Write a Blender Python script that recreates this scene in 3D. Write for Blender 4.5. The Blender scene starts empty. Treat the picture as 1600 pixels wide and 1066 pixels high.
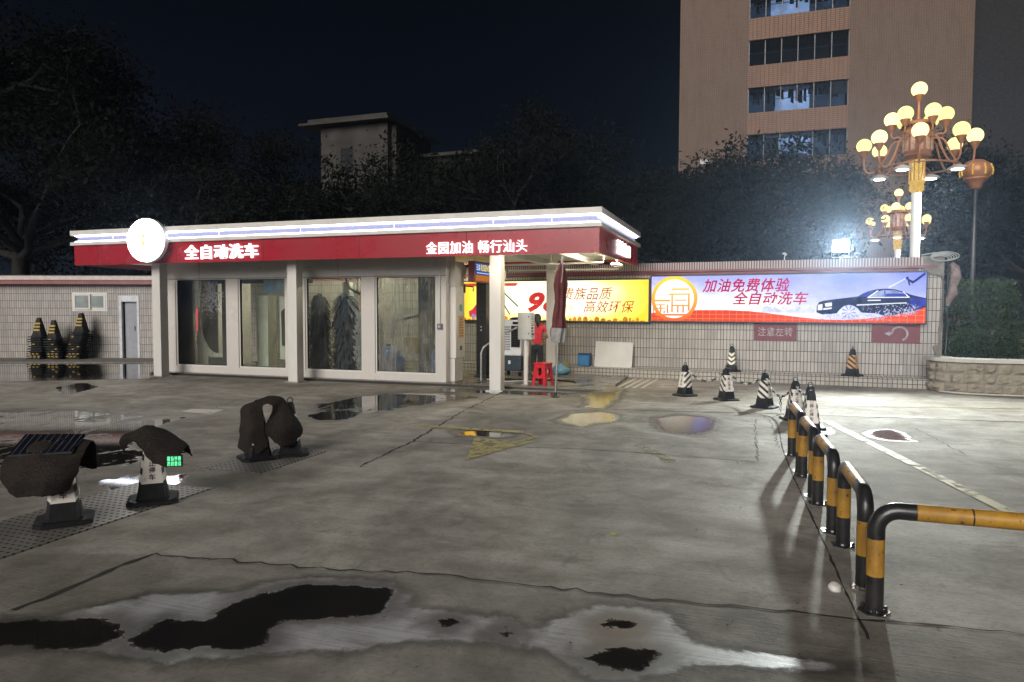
import bpy, bmesh, math, random
import numpy as np
from mathutils import Vector, Matrix, Euler
from mathutils import noise as mnoise
R_ = math.radians
EMK = 0.54             # lit signs are set for exposure 0; the night exposure is +0.92
C = bpy.context.scene.collection
scene = bpy.context.scene
random.seed(7)

# ------------------------------------------------------------------ camera
CAM_H = 1.7
cd = bpy.data.cameras.new('camera'); cam = bpy.data.objects.new('camera', cd); C.objects.link(cam)
cd.sensor_width = 36.0; cd.sensor_fit = 'HORIZONTAL'
cd.lens = 36.0 * 1091.2 / 1600.0
cd.clip_start = 0.05; cd.clip_end = 2000
cam.matrix_world = Matrix.Translation((0, 0, CAM_H)) @ Matrix.Rotation(math.pi/2 - 0.0464, 4, 'X') @ Matrix.Rotation(0.0023, 4, 'Z')
scene.camera = cam

# ------------------------------------------------------------------ night sky
world = bpy.data.worlds.new('World'); scene.world = world; world.use_nodes = True
wt = world.node_tree; wt.nodes.clear()
wo = wt.nodes.new('ShaderNodeOutputWorld'); wb = wt.nodes.new('ShaderNodeBackground')
wtc = wt.nodes.new('ShaderNodeTexCoord'); wsx = wt.nodes.new('ShaderNodeSeparateXYZ')
wr = wt.nodes.new('ShaderNodeValToRGB')
wr.color_ramp.elements[0].position = 0.0; wr.color_ramp.elements[0].color = (0.0016, 0.0024, 0.0048, 1)
wr.color_ramp.elements[1].position = 0.55; wr.color_ramp.elements[1].color = (0.0003, 0.0005, 0.0013, 1)
wt.links.new(wtc.outputs['Generated'], wsx.inputs[0]); wt.links.new(wsx.outputs['Z'], wr.inputs[0])
wt.links.new(wr.outputs[0], wb.inputs[0]); wb.inputs[1].default_value = 1.0
wt.links.new(wb.outputs[0], wo.inputs[0])

# ------------------------------------------------------------------ the forecourt's overall night light
HAZE = 0.0009
SUN = 1.85
sl = bpy.data.lights.new('night_light', 'SUN'); sl.energy = SUN; sl.angle = R_(34); sl.color = (1.0, 0.94, 0.865)
so = bpy.data.objects.new('night_light', sl); C.objects.link(so)
sd = Vector((0.34, 0.74, -0.325)).normalized()
so.rotation_euler = sd.to_track_quat('-Z', 'Y').to_euler()

scene.view_settings.view_transform = 'Standard'; scene.view_settings.look = 'None'
scene.view_settings.exposure = 0.92; scene.view_settings.gamma = 1.0
scene.render.engine = 'CYCLES'
cy = scene.cycles
cy.use_denoising = True; cy.max_bounces = 8; cy.diffuse_bounces = 3; cy.glossy_bounces = 4
cy.transparent_max_bounces = 16; cy.sample_clamp_indirect = 4.0; cy.caustics_reflective = False; cy.caustics_refractive = False

# ------------------------------------------------------------------ site frame: u along the shop front, v away from the camera
TH = 0.3322
SO = Vector((1.666, 13.069, 0)); SR = Vector((math.cos(TH), -math.sin(TH), 0)); SV = Vector((math.sin(TH), math.cos(TH), 0))
def S(u, v, z=0): return SO + SR*u + SV*v + Vector((0, 0, z))
TW = TH + 0.07                                     # the tiled wall stands 4 degrees off the shop front
WO = Vector((3.2542, 17.6727, 0)); WR = Vector((math.cos(TW), -math.sin(TW), 0)); WV = Vector((math.sin(TW), math.cos(TW), 0))
def W(s, t, z=0): return WO + WR*s + WV*t + Vector((0, 0, z))

# ------------------------------------------------------------------ node and material helpers
class N:
    def __init__(s, m): s.t = m.node_tree
    def n(s, kind, **kw):
        x = s.t.nodes.new('ShaderNode' + kind)
        for k, v in kw.items(): setattr(x, k, v)
        return x
    def l(s, a, b): s.t.links.new(a, b)
    def val(s, x, sock):
        if hasattr(x, 'is_output') or hasattr(x, 'links'): s.l(x, sock)
        else: sock.default_value = x
    def math(s, op, a, b=0.0, c=0.0, clamp=False):
        x = s.n('Math', operation=op, use_clamp=clamp)
        s.val(a, x.inputs[0]); s.val(b, x.inputs[1]); s.val(c, x.inputs[2]); return x.outputs[0]
    def mix(s, f, a, b, blend='MIX'):
        x = s.n('Mix', data_type='RGBA', blend_type=blend)
        s.val(f, x.inputs[0])
        for q, i in ((a, 6), (b, 7)):
            if hasattr(q, 'links'): s.l(q, x.inputs[i])
            else: x.inputs[i].default_value = (*q[:3], 1)
        return x.outputs[2]
    def fmix(s, f, a, b):
        x = s.n('Mix', data_type='FLOAT'); s.val(f, x.inputs[0]); s.val(a, x.inputs[2]); s.val(b, x.inputs[3]); return x.outputs[0]
    def noise(s, vec, scale, detail=4, rough=.55, dist=0.0):
        x = s.n('TexNoise'); s.l(vec, x.inputs['Vector']); x.inputs['Scale'].default_value = scale
        x.inputs['Detail'].default_value = detail; x.inputs['Roughness'].default_value = rough; x.inputs['Distortion'].default_value = dist
        return x.outputs[0]
    def ramp(s, f, stops):
        x = s.n('ValToRGB'); cr = x.color_ramp
        while len(cr.elements) < len(stops): cr.elements.new(.5)
        for e, (p, c) in zip(cr.elements, stops): e.position = p; e.color = (*c, 1) if len(c) == 3 else c
        s.l(f, x.inputs[0]); return x.outputs[0]
    def step(s, x, lo, hi):
        m = s.n('MapRange', interpolation_type='SMOOTHSTEP'); s.val(x, m.inputs[0]); m.inputs[1].default_value = lo; m.inputs[2].default_value = hi
        return m.outputs[0]
    def scale(s, vec, sc):
        m = s.n('Mapping'); s.l(vec, m.inputs[0]); m.inputs['Scale'].default_value = sc; return m.outputs[0]
def newmat(name):
    m = bpy.data.materials.new(name); m.use_nodes = True; m.node_tree.nodes.clear()
    n = N(m); out = n.n('OutputMaterial'); return m, n, out
def mat(name, col, rough=.6, metal=0.0, var=.25, scale=6.0, bump=.0, bscale=60.0, spec=.5, col2=None, stretch=None, coat=0.0):
    m, n, out = newmat(name)
    tc = n.n('TexCoord'); vec = tc.outputs['Object']
    if stretch: vec = n.scale(vec, stretch)
    f = n.noise(vec, scale, 5, .6)
    f = n.step(f, .3, .7)
    c2 = col2 or tuple(c*(1-var) for c in col)
    b = n.n('BsdfPrincipled')
    n.l(n.mix(f, col, c2), b.inputs['Base Color'])
    n.l(n.fmix(f, max(rough-.07, .02), min(rough+.08, 1)), b.inputs['Roughness'])
    b.inputs['Metallic'].default_value = metal; b.inputs['Specular IOR Level'].default_value = spec
    b.inputs['Coat Weight'].default_value = coat
    if bump:
        bn = n.n('Bump'); bn.inputs['Strength'].default_value = bump; bn.inputs['Distance'].default_value = .01
        n.l(n.noise(vec, bscale, 4), bn.inputs['Height']); n.l(bn.outputs[0], b.inputs['Normal'])
    n.l(b.outputs[0], out.inputs[0]); return m
def emit(name, col, strength, var=0.0, scale=3.0):
    m, n, out = newmat(name)
    e = n.n('Emission'); e.inputs[1].default_value = strength*EMK; e.inputs[0].default_value = (*col, 1)
    if var:
        tc = n.n('TexCoord'); f = n.step(n.noise(tc.outputs['Object'], scale, 3), .3, .7)
        n.l(n.mix(f, col, tuple(c*(1-var) for c in col)), e.inputs[0])
    n.l(e.outputs[0], out.inputs[0]); return m

# ------------------------------------------------------------------ mesh builder
class MB:
    def __init__(s): s.v = []; s.f = []; s.m = []; s.cur = 0
    def add(s, vs, fs, M=None):
        o = len(s.v)
        s.v += [tuple(M @ Vector(p)) if M else tuple(p) for p in vs]
        s.f += [tuple(i+o for i in f) for f in fs]; s.m += [s.cur]*len(fs); return s
    def box(s, x0, x1, y0, y1, z0, z1, M=None):
        return s.add([(x0,y0,z0),(x1,y0,z0),(x1,y1,z0),(x0,y1,z0),(x0,y0,z1),(x1,y0,z1),(x1,y1,z1),(x0,y1,z1)],
            [(3,2,1,0),(4,5,6,7),(0,1,5,4),(1,2,6,5),(2,3,7,6),(3,0,4,7)], M)
    def frame(s, x0, x1, z0, z1, w, y0, y1, M=None):        # rectangular frame in the XZ plane
        s.box(x0, x0+w, y0, y1, z0, z1, M); s.box(x1-w, x1, y0, y1, z0, z1, M)
        s.box(x0+w, x1-w, y0, y1, z0, z0+w, M); return s.box(x0+w, x1-w, y0, y1, z1-w, z1, M)
    def lathe(s, prof, n=24, M=None, sx=1, sy=1, fn=None, caps=True):
        vs = []; fs = []
        for i, (r, z) in enumerate(prof):
            for k in range(n):
                a = 2*math.pi*k/n; q = r*(fn(a, z) if fn else 1)
                vs.append((q*math.cos(a)*sx, q*math.sin(a)*sy, z))
        for i in range(len(prof)-1):
            for k in range(n):
                k2 = (k+1) % n; fs.append((i*n+k, i*n+k2, (i+1)*n+k2, (i+1)*n+k))
        if caps:
            fs.append(tuple(reversed(range(n)))); fs.append(tuple(range((len(prof)-1)*n, len(prof)*n)))
        return s.add(vs, fs, M)
    def tube(s, pts, r, n=10, caps=True, matfn=None, M=None):
        pts = [Vector(p) for p in pts]; rs = r if isinstance(r, (list, tuple)) else [r]*len(pts)
        vs = []; up = None
        for i, p in enumerate(pts):
            d = (pts[min(i+1, len(pts)-1)] - pts[max(i-1, 0)])
            d = d.normalized() if d.length > 1e-9 else Vector((0, 0, 1))
            if up is None:
                up = d.orthogonal().normalized()
            else:
                up = (up - d*up.dot(d)); up = up.normalized() if up.length > 1e-6 else d.orthogonal().normalized()
            w = d.cross(up)
            for k in range(n):
                a = 2*math.pi*k/n; vs.append(tuple(p + (up*math.cos(a) + w*math.sin(a))*rs[i]))
        for i in range(len(pts)-1):
            keep = s.cur
            if matfn: s.cur = matfn(i)
            fs = [(k, (k+1) % n, n+(k+1) % n, n+k) for k in range(n)]
            s.add(vs[i*n:(i+2)*n], fs, M); s.cur = keep
        if caps:
            s.add(vs[:n], [tuple(reversed(range(n)))], M); s.add(vs[-n:], [tuple(range(n))], M)
        return s
    def prism(s, poly, y0, y1, M=None):                     # polygon in XZ, thickness along Y
        n = len(poly); vs = [(x, y0, z) for x, z in poly] + [(x, y1, z) for x, z in poly]
        fs = [tuple(range(n)), tuple(reversed(range(n, 2*n)))] + [(i, i+n, (i+1) % n+n, (i+1) % n) for i in range(n)]
        return s.add(vs, fs, M)
    def slab(s, poly, z0, z1, M=None):                      # polygon in XY, thickness along Z
        n = len(poly); vs = [(x, y, z0) for x, y in poly] + [(x, y, z1) for x, y in poly]
        fs = [tuple(reversed(range(n))), tuple(range(n, 2*n))] + [(i, (i+1) % n, (i+1) % n+n, i+n) for i in range(n)]
        return s.add(vs, fs, M)
    def sphere(s, c, r, n=16, m=10, sz=1.0):
        prof = [(max(r*math.sin(math.pi*i/m), 1e-4), -r*sz*math.cos(math.pi*i/m)) for i in range(m+1)]
        return s.lathe(prof, n, Matrix.Translation(c))
    def build(s, name, mats, parent=None, smooth=False, bevel=0.0, merge=False, auto=None):
        me = bpy.data.meshes.new(name); me.from_pydata(s.v, [], s.f)
        if not isinstance(mats, (list, tuple)): mats = [mats]
        for m in mats: me.materials.append(m)
        if len(mats) > 1: me.polygons.foreach_set('material_index', s.m)
        bm = bmesh.new(); bm.from_mesh(me)
        if merge: bmesh.ops.remove_doubles(bm, verts=bm.verts, dist=1e-5)
        bmesh.ops.recalc_face_normals(bm, faces=bm.faces); bm.to_mesh(me); bm.free()
        o = bpy.data.objects.new(name, me); C.objects.link(o)
        if parent: o.parent = parent
        if smooth:
            me.polygons.foreach_set('use_smooth', [True]*len(me.polygons))
            if auto: me.set_sharp_from_angle(angle=R_(auto))
        if bevel:
            b = o.modifiers.new('bevel', 'BEVEL'); b.width = bevel; b.segments = 2; b.limit_method = 'ANGLE'; b.angle_limit = R_(40)
        return o
def tag(o, label=None, cat=None, group=None, kind=None):
    if label: o['label'] = label
    if cat: o['category'] = cat
    if group: o['group'] = group
    if kind: o['kind'] = kind
    return o
def thing(name, label, cat, loc=(0, 0, 0), rz=0.0, group=None):
    o = bpy.data.objects.new(name, None); C.objects.link(o); o.empty_display_size = .2
    o.location = loc; o.rotation_euler = (0, 0, rz); return tag(o, label, cat, group)
def copy_tree(o, loc, rz, label, group=None):
    r = o.copy(); C.objects.link(r); r.location = loc; r.rotation_euler = (0, 0, rz); tag(r, label, None, group)
    for ch in list(o.children):
        c = ch.copy(); C.objects.link(c); c.parent = r
        for g in list(ch.children):
            d = g.copy(); C.objects.link(d); d.parent = c
    return r
_tc = {}
def text_mesh(body, w, h, bold=0.0, shear=0.0, depth=0.0, sizes=None):
    cu = bpy.data.curves.new('lettering', 'FONT'); cu.body = body; cu.size = 1; cu.offset = bold; cu.shear = shear; cu.extrude = depth/h if depth else 0
    cu.resolution_u = 3; cu.space_character = 1.08
    ob = bpy.data.objects.new('lettering', cu); C.objects.link(ob)
    dg = bpy.context.evaluated_depsgraph_get(); me = bpy.data.meshes.new_from_object(ob.evaluated_get(dg))
    bpy.data.objects.remove(ob); bpy.data.curves.remove(cu)
    co = np.array([v.co[:] for v in me.vertices]); lo = co.min(0); hi = co.max(0)
    k = np.array([w/(hi[0]-lo[0]), h/(hi[1]-lo[1])])
    co[:, :2] = (co[:, :2]-lo[:2])*k
    if depth: co[:, 2] *= h
    me.vertices.foreach_set('co', co.ravel()); me.update(); return me
def text(name, body, m, parent, loc, w, h, rot=(math.pi/2, 0, 0), bold=.0, shear=0.0, depth=0.0):
    me = text_mesh(body, w, h, bold, shear, depth); me.materials.append(m)
    o = bpy.data.objects.new(name, me); C.objects.link(o); o.parent = parent; o.location = loc; o.rotation_euler = rot
    return o
# ------------------------------------------------------------------ shared materials
M = {}
M['white'] = mat('white_paint', (.62, .60, .56), .42, var=.13, scale=2.5, bump=.05, stretch=(1, 1, .3))
M['panel'] = mat('composite_panel', (.56, .525, .49), .30, var=.10, scale=1.2, stretch=(.6, 1, .5))
M['red'] = mat('red_panel', (.33, .013, .024), .28, var=.16, scale=.8, spec=.5)
M['soffit'] = mat('soffit_sheet', (.50, .52, .47), .5, var=.15, scale=1.5)
M['steel'] = mat('galvanised_steel', (.5, .5, .49), .38, .85, var=.3, scale=12)
M['darksteel'] = mat('dark_steel', (.035, .035, .038), .4, .3, var=.4, scale=9)
M['black'] = mat('black_rubber', (.012, .012, .013), .6, var=.4, scale=14, bump=.2, spec=.22)
M['grey'] = mat('grey_enamel', (.40, .40, .385), .38, var=.12, scale=4)
M['maroon'] = mat('maroon_paint', (.16, .022, .03), .5, var=.25, scale=5)
M['maroonmetal'] = mat('maroon_capping', (.22, .05, .055), .4, var=.3, scale=3)
M['concrete'] = mat('bare_concrete', (.24, .225, .20), .85, var=.35, scale=5, bump=.4, bscale=40)
M['led'] = emit('led_strip', (.82, .86, 1.0), 18.0)
M['sign_white'] = emit('lit_white_acrylic', (1.0, .98, 1.0), 2.4)

def tile_mat(name, c1, c2, mortar, bw, bh, msz, axis='wall', rough=.35, dirt=.6, offset=0.0, vscale=1.0):
    m, n, out = newmat(name)
    tc = n.n('TexCoord'); sx = n.n('SeparateXYZ'); n.l(tc.outputs['Object'], sx.inputs[0])
    cx = n.n('CombineXYZ')
    n.l(sx.outputs[0] if axis == 'wall' else sx.outputs[1], cx.inputs[0]); n.l(sx.outputs[2], cx.inputs[1])
    b = n.n('TexBrick'); n.l(cx.outputs[0], b.inputs['Vector']); b.offset = offset; b.squash = 1
    b.inputs['Color1'].default_value = (*c1, 1); b.inputs['Color2'].default_value = (*c2, 1); b.inputs['Mortar'].default_value = (*mortar, 1)
    b.inputs['Scale'].default_value = 1; b.inputs['Mortar Size'].default_value = msz; b.inputs['Mortar Smooth'].default_value = .15
    b.inputs['Brick Width'].default_value = bw; b.inputs['Row Height'].default_value = bh; b.inputs['Bias'].default_value = -.1
    d = n.step(n.noise(n.scale(tc.outputs['Object'], (1.2, 1, .35)), 1.6, 6, .65), .42, .75)
    d2 = n.step(n.noise(tc.outputs['Object'], 9, 4), .45, .8)
    col = n.mix(n.math('MULTIPLY', d, dirt), b.outputs[0], tuple(c*.45 for c in c1))
    col = n.mix(n.math('MULTIPLY', d2, dirt*.5), col, tuple(c*.55 for c in c1))
    p = n.n('BsdfPrincipled'); n.l(col, p.inputs['Base Color'])
    n.l(n.fmix(b.outputs['Fac'], rough, .85), p.inputs['Roughness'])
    bp = n.n('Bump'); bp.inputs['Strength'].default_value = .4; bp.inputs['Distance'].default_value = .004; bp.invert = True
    n.l(b.outputs['Fac'], bp.inputs['Height']); n.l(bp.outputs[0], p.inputs['Normal'])
    n.l(p.outputs[0], out.inputs[0]); return m
M['tile'] = tile_mat('long_white_tile', (.40, .37, .335), (.30, .28, .26), (.05, .045, .042), .075, .24, .007)
M['kerbtile'] = tile_mat('small_square_tile', (.38, .355, .31), (.32, .295, .255), (.06, .052, .045), .095, .095, .008)
M['captile'] = tile_mat('cap_tile', (.44, .36, .34), (.38, .31, .30), (.07, .035, .035), .06, .5, .012, rough=.3)
M['towertile'] = tile_mat('orange_facing_tile', (.128, .078, .052), (.114, .068, .045), (.10, .063, .043), .13, .13, .018, rough=.6, dirt=.45)

def glass_mat(name, mist, seed=0.0, tint=(.86, .88, .86)):
    m, n, out = newmat(name)
    tc = n.n('TexCoord'); v = tc.outputs['Object']
    mp = n.n('Mapping'); n.l(v, mp.inputs[0]); mp.inputs['Location'].default_value = (seed, 0, seed*.7); mp.inputs['Scale'].default_value = (1.4, 1, .55)
    f1 = n.step(n.noise(mp.outputs[0], 2.4, 6, .62, .6), .38, .78)
    mp2 = n.n('Mapping'); n.l(v, mp2.inputs[0]); mp2.inputs['Location'].default_value = (seed*2, 0, 0); mp2.inputs['Scale'].default_value = (9, 1, .22)
    f2 = n.step(n.noise(mp2.outputs[0], 3.0, 5, .6), .45, .75)
    f = n.math('MULTIPLY', n.math('ADD', n.math('MULTIPLY', f1, .7), n.math('MULTIPLY', f2, .45)), mist, clamp=True)
    tr = n.n('BsdfTransparent'); tr.inputs[0].default_value = (*tint, 1)
    df = n.n('BsdfDiffuse'); df.inputs[0].default_value = (.34, .33, .29, 1)
    tl = n.n('BsdfTranslucent'); tl.inputs[0].default_value = (.5, .5, .46, 1)
    ad = n.n('MixShader'); ad.inputs[0].default_value = .5; n.l(df.outputs[0], ad.inputs[1]); n.l(tl.outputs[0], ad.inputs[2])
    mx = n.n('MixShader'); n.l(f, mx.inputs[0]); n.l(tr.outputs[0], mx.inputs[1]); n.l(ad.outputs[0], mx.inputs[2])
    gl = n.n('BsdfGlossy'); gl.inputs['Roughness'].default_value = .03
    fr = n.n('Fresnel'); fr.inputs[0].default_value = 1.45
    m2 = n.n('MixShader'); n.l(fr.outputs[0], m2.inputs[0]); n.l(mx.outputs[0], m2.inputs[1]); n.l(gl.outputs[0], m2.inputs[2])
    n.l(m2.outputs[0], out.inputs[0]); return m
M['glass0'] = glass_mat('wet_glass_a', .20, 1.3); M['glass1'] = glass_mat('wet_glass_b', .16, 4.1)
M['glass2'] = glass_mat('wet_glass_c', .24, 7.7); M['glass3'] = glass_mat('misted_glass', 1.05, 11.9)

# ------------------------------------------------------------------ ground
WET = [[(-3.23,3.68),(-2.51,3.84),(-2.34,3.93),(-2.19,4.02),(-2.2,4.14),(-1.91,4.11),(-1.65,4.06),(-1.51,4.28),(-1.34,4.36),(-0.97,4.33),(-0.71,4.26),(-0.57,4.07),(-0.58,3.91),(-0.36,3.85),(-0.03,3.77),(0.17,3.62),(0.29,3.86),(0.48,3.96),(0.74,3.94),(0.89,3.78),(0.95,3.48),(1.2,3.37),(1.52,3.31),(1.66,3.23),(1.48,3.2),(1.15,3.23),(0.89,3.25),(0.75,3.17),(0.59,3.1),(0.38,3.12),(0.25,3.26),(0.16,3.39),(-0.06,3.46),(-0.52,3.48),(-0.75,3.36),(-1.1,3.36),(-1.41,3.28),(-1.65,3.26),(-1.95,3.36),(-2.21,3.38),(-2.96,3.36)],[(0.64,10.63),(0.93,11.16),(1.46,11.3),(1.72,10.97),(1.62,10.47),(1.29,10.34),(1.08,10.11),(0.77,10.34)],[(2.14,10.72),(2.62,10.92),(3.07,10.73),(3.1,10.31),(2.86,9.81),(2.48,9.6),(2.14,9.86),(2.09,10.3)],[(4.81,9.58),(5.21,9.9),(5.45,9.85),(5.37,9.3),(5.22,8.94),(4.87,8.93),(4.74,9.15)],[(4.3,9.99),(4.59,9.94),(4.45,9.48),(4.09,9.43)],[(1.26,13.65),(2.25,13.98),(1.99,12.99),(1.63,12.21),(1.2,12.36),(1.41,13.07)],[(-1.51,14.92),(0.79,14.27),(2.3,13.87),(1.24,13.45),(-0.51,13.82),(-1.44,14.23)],[(-19.31,22.37),(-11.22,21.8),(-8.56,16.68),(-13.35,15.44)],[(-10.01,11.55),(-7.04,11.75),(-5.6,11.06),(-5.46,9.86),(-4.85,10.32),(-4.48,8.82),(-3.68,7.98),(-4.02,7.24),(-4.46,7.09),(-6.15,7.08)],[(-4.39,6.77),(-4.14,7.04),(-3.71,7.16),(-3.26,6.99),(-3.13,6.66),(-3.29,6.35),(-3.65,6.26),(-4.05,6.44)],[(-3.19,10.34),(-3.73,12.28),(-3.39,13.17),(-2.61,14.21),(-1.31,14.23),(-0.24,13.42),(-1.13,12.32),(-1.7,11.54),(-2.4,10.84),(-2.76,10.35)],[(-0.88,9.61),(-0.49,9.77),(0.0,9.52),(0.05,9.23),(-0.25,9.09),(-0.68,9.22)]]
POOL = [[(-2.0,3.5),(-1.87,3.72),(-1.66,3.74),(-1.64,3.87),(-1.59,4.02),(-1.36,4.19),(-0.94,4.22),(-0.73,4.15),(-0.7,4.0),(-0.71,3.84),(-0.84,3.78),(-1.26,3.74),(-1.25,3.58),(-1.23,3.43),(-1.5,3.42),(-1.74,3.38)],[(-3.23,3.68),(-2.28,3.75),(-2.02,3.61),(-2.0,3.5),(-2.24,3.42),(-3.0,3.42)],[(-0.4,3.7),(-0.35,3.75),(-0.29,3.71),(-0.34,3.65)],[(-0.1,3.58),(-0.03,3.66),(0.02,3.58),(-0.03,3.51)],[(0.5,3.7),(0.59,3.78),(0.67,3.71),(0.63,3.62),(0.51,3.64)],[(0.33,3.33),(0.49,3.43),(0.71,3.41),(0.75,3.32),(0.61,3.22),(0.4,3.24)],[(-3.25,12.63),(-2.95,13.37),(-2.28,13.79),(-1.66,13.69),(-1.3,12.84),(-1.79,12.15),(-2.63,11.9)],[(-3.28,10.96),(-2.99,11.59),(-2.41,11.38),(-2.5,10.65),(-2.91,10.52)],[(-18.01,20.85),(-10.96,21.3),(-8.91,17.3),(-10.13,16.95),(-14.3,16.54)],[(-9.71,14.76),(-9.81,15.92),(-8.84,14.9),(-8.61,13.46)],[(-3.87,6.58),(-3.76,6.88),(-3.27,6.97),(-3.18,6.73),(-3.34,6.45),(-3.6,6.37)],[(-5.91,9.85),(-5.7,10.3),(-5.08,10.8),(-5.09,9.86),(-5.19,9.07)],[(-4.45,7.97),(-4.29,8.3),(-3.78,8.19),(-4.13,7.83)],[(-5.51,8.4),(-5.14,8.56),(-4.66,8.41),(-4.93,7.96)],[(-0.68,9.51),(-0.49,9.66),(-0.01,9.42),(-0.17,9.23),(-0.6,9.32)]]
CRACKS = [('crackfront',[(-2.47,4.75),(-2.03,4.65),(-1.61,4.56),(-1.25,4.48),(-0.82,4.42),(-0.4,4.37),(-0.12,4.29),(0.24,4.19),(0.61,4.08),(0.83,4.02),(1.18,3.95),(1.58,3.84),(1.9,3.76),(2.15,3.71),(2.68,3.58)]),('jointthick',[(-2.79,3.84),(-2.7,4.09),(-2.6,4.43),(-2.47,4.75)]),('jointright',[(3.84,9.99),(3.32,8.5),(2.86,7.03),(2.5,5.79),(2.21,4.79),(2.0,4.09),(1.84,3.52)]),('cr2',[(3.77,10.74),(3.3,9.37),(2.76,7.77)]),('cr3',[(3.69,11.77),(4.03,11.2),(3.9,10.44),(3.48,9.14),(3.27,8.5)]),('diag',[(0.0,14.95),(-0.25,13.93),(-0.83,11.34),(-1.29,8.77),(-1.64,7.41)]),('farjoint',[(1.73,11.74),(2.77,11.53),(3.98,11.34),(5.11,11.09),(6.2,10.84),(7.75,10.49)]),('cr4',[(3.59,7.46),(4.05,7.29),(4.45,7.18),(5.28,7.13)]),('cr5',[(5.78,10.01),(5.53,8.94),(5.3,8.07)]),('lf',[(-10.26,11.85),(-7.37,11.59),(-6.59,11.18),(-5.54,10.93),(-5.04,11.63),(-5.08,13.14)]),('slab',[(-1.31,8.86),(0.0,8.54),(1.16,8.32),(1.86,8.04),(2.71,7.71)]),('grout',[(-5.77,8.8),(-5.0,8.33),(-3.95,7.77),(-3.15,7.25)])]
def sdf(px, py, poly):
    P = np.array(poly, float); Q = np.roll(P, -1, 0)
    d = np.full(px.shape, 1e9); ins = np.zeros(px.shape, bool)
    for (ax, ay), (bx, by) in zip(P, Q):
        ex, ey = bx-ax, by-ay; L = ex*ex+ey*ey+1e-12
        t = np.clip(((px-ax)*ex+(py-ay)*ey)/L, 0, 1)
        d = np.minimum(d, (px-ax-t*ex)**2+(py-ay-t*ey)**2)
        c = ((ay > py) != (by > py)) & (px < (bx-ax)*(py-ay)/((by-ay) if abs(by-ay) > 1e-9 else 1e-9)+ax)
        ins ^= c
    d = np.sqrt(d); return np.where(ins, d, -d)
def ground():
    xs = np.concatenate([[-900, -300, -120, -60, -35, -26, -21, -18], np.arange(-16, -9, .12), np.arange(-9, -4.5, .07), np.arange(-4.5, 6, .035), np.arange(6, 14, .12), [15, 18, 22, 28, 40, 70, 150, 400, 900]])
    ys = np.concatenate([[-300, -60, -15, -4, 0, 1.5, 2.3], np.arange(2.6, 5.2, .028), np.arange(5.2, 9, .05), np.arange(9, 15.5, .07), np.arange(15.5, 25, .15), [26, 28, 32, 40, 60, 100, 200, 500, 1500]])
    X, Y = np.meshgrid(xs, ys); px, py = X.ravel(), Y.ravel()
    wet = np.full(px.shape, -1.0); pool = np.full(px.shape, -1.0)
    slick = np.full(px.shape, -1.0); gloss = np.zeros(px.shape)
    for k, p in enumerate(WET):                        # 0 the front film, 1-6 glossy shallow puddles, 7.. broken slicks
        q = sdf(px, py, p)
        if k in (8, 9, 10): slick = np.maximum(slick, q); wet = np.maximum(wet, q-.9)
        else: wet = np.maximum(wet, q)
        if k: gloss = np.maximum(gloss, np.clip(q/.15+1, 0, 1))
    for p in POOL: pool = np.maximum(pool, sdf(px, py, p))
    u = (px-SO.x)*SR.x+(py-SO.y)*SR.y; v = (px-SO.x)*SV.x+(py-SO.y)*SV.y
    sm = lambda x, a, b: np.clip((x-a)/(b-a), 0, 1)
    oil_tint = sdf(px, py, [(.34, 3.82), (.55, 3.88), (.74, 3.80), (.82, 3.58), (.70, 3.40), (.5, 3.36), (.30, 3.5)])
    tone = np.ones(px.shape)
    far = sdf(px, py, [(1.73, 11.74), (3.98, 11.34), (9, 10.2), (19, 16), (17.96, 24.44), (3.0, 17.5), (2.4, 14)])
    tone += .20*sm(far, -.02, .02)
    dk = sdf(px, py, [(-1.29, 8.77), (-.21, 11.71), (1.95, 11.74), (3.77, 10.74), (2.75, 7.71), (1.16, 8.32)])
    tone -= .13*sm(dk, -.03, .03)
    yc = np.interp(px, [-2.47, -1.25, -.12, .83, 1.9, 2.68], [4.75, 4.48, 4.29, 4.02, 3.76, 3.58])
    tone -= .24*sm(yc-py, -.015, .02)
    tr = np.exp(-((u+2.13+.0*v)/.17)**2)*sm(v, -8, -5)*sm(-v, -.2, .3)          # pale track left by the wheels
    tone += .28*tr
    me = bpy.data.meshes.new('ground'); nx, ny = len(xs), len(ys)
    z = np.zeros(px.shape)
    for k, sl in ((1, .06), (2, .085), (5, .08), (9, .05)):               # these puddles are tilted so they mirror the lit signs
        q = sdf(px, py, WET[k]); c = np.mean(np.array(WET[k]), 0)
        z += sl*((px-c[0])*SV.x+(py-c[1])*SV.y)*np.clip((q+(.45 if k != 9 else .12))/(.45 if k != 9 else .12), 0, 1)
    i = np.arange(nx*ny).reshape(ny, nx)
    F = np.stack([i[:-1, :-1], i[:-1, 1:], i[1:, 1:], i[1:, :-1]], -1).reshape(-1, 4)
    me.from_pydata(np.stack([px, py, z], 1).tolist(), [], F.tolist())
    for nm, a in (('wet', wet), ('pool', pool), ('tone', tone), ('slick', slick), ('gloss', gloss), ('oil_tint', oil_tint)):
        at = me.attributes.new(nm, 'FLOAT', 'POINT'); at.data.foreach_set('value', a.astype(np.float32))
    me.polygons.foreach_set('use_smooth', [True]*len(me.polygons))
    o = bpy.data.objects.new('ground', me); C.objects.link(o); tag(o, kind='structure')
    m, n, out = newmat('wet_concrete')
    ge = n.n('NewGeometry'); pos = ge.outputs['Position']
    def attr(nm): a = n.n('Attribute'); a.attribute_name = nm; return a.outputs['Fac']
    rot = n.n('Mapping'); n.l(pos, rot.inputs[0]); rot.inputs['Rotation'].default_value = (0, 0, TH)
    big = n.noise(pos, .55, 6, .62, .8); mid = n.noise(pos, 2.6, 6, .65, .5); fine = n.noise(pos, 28, 5, .7)
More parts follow.
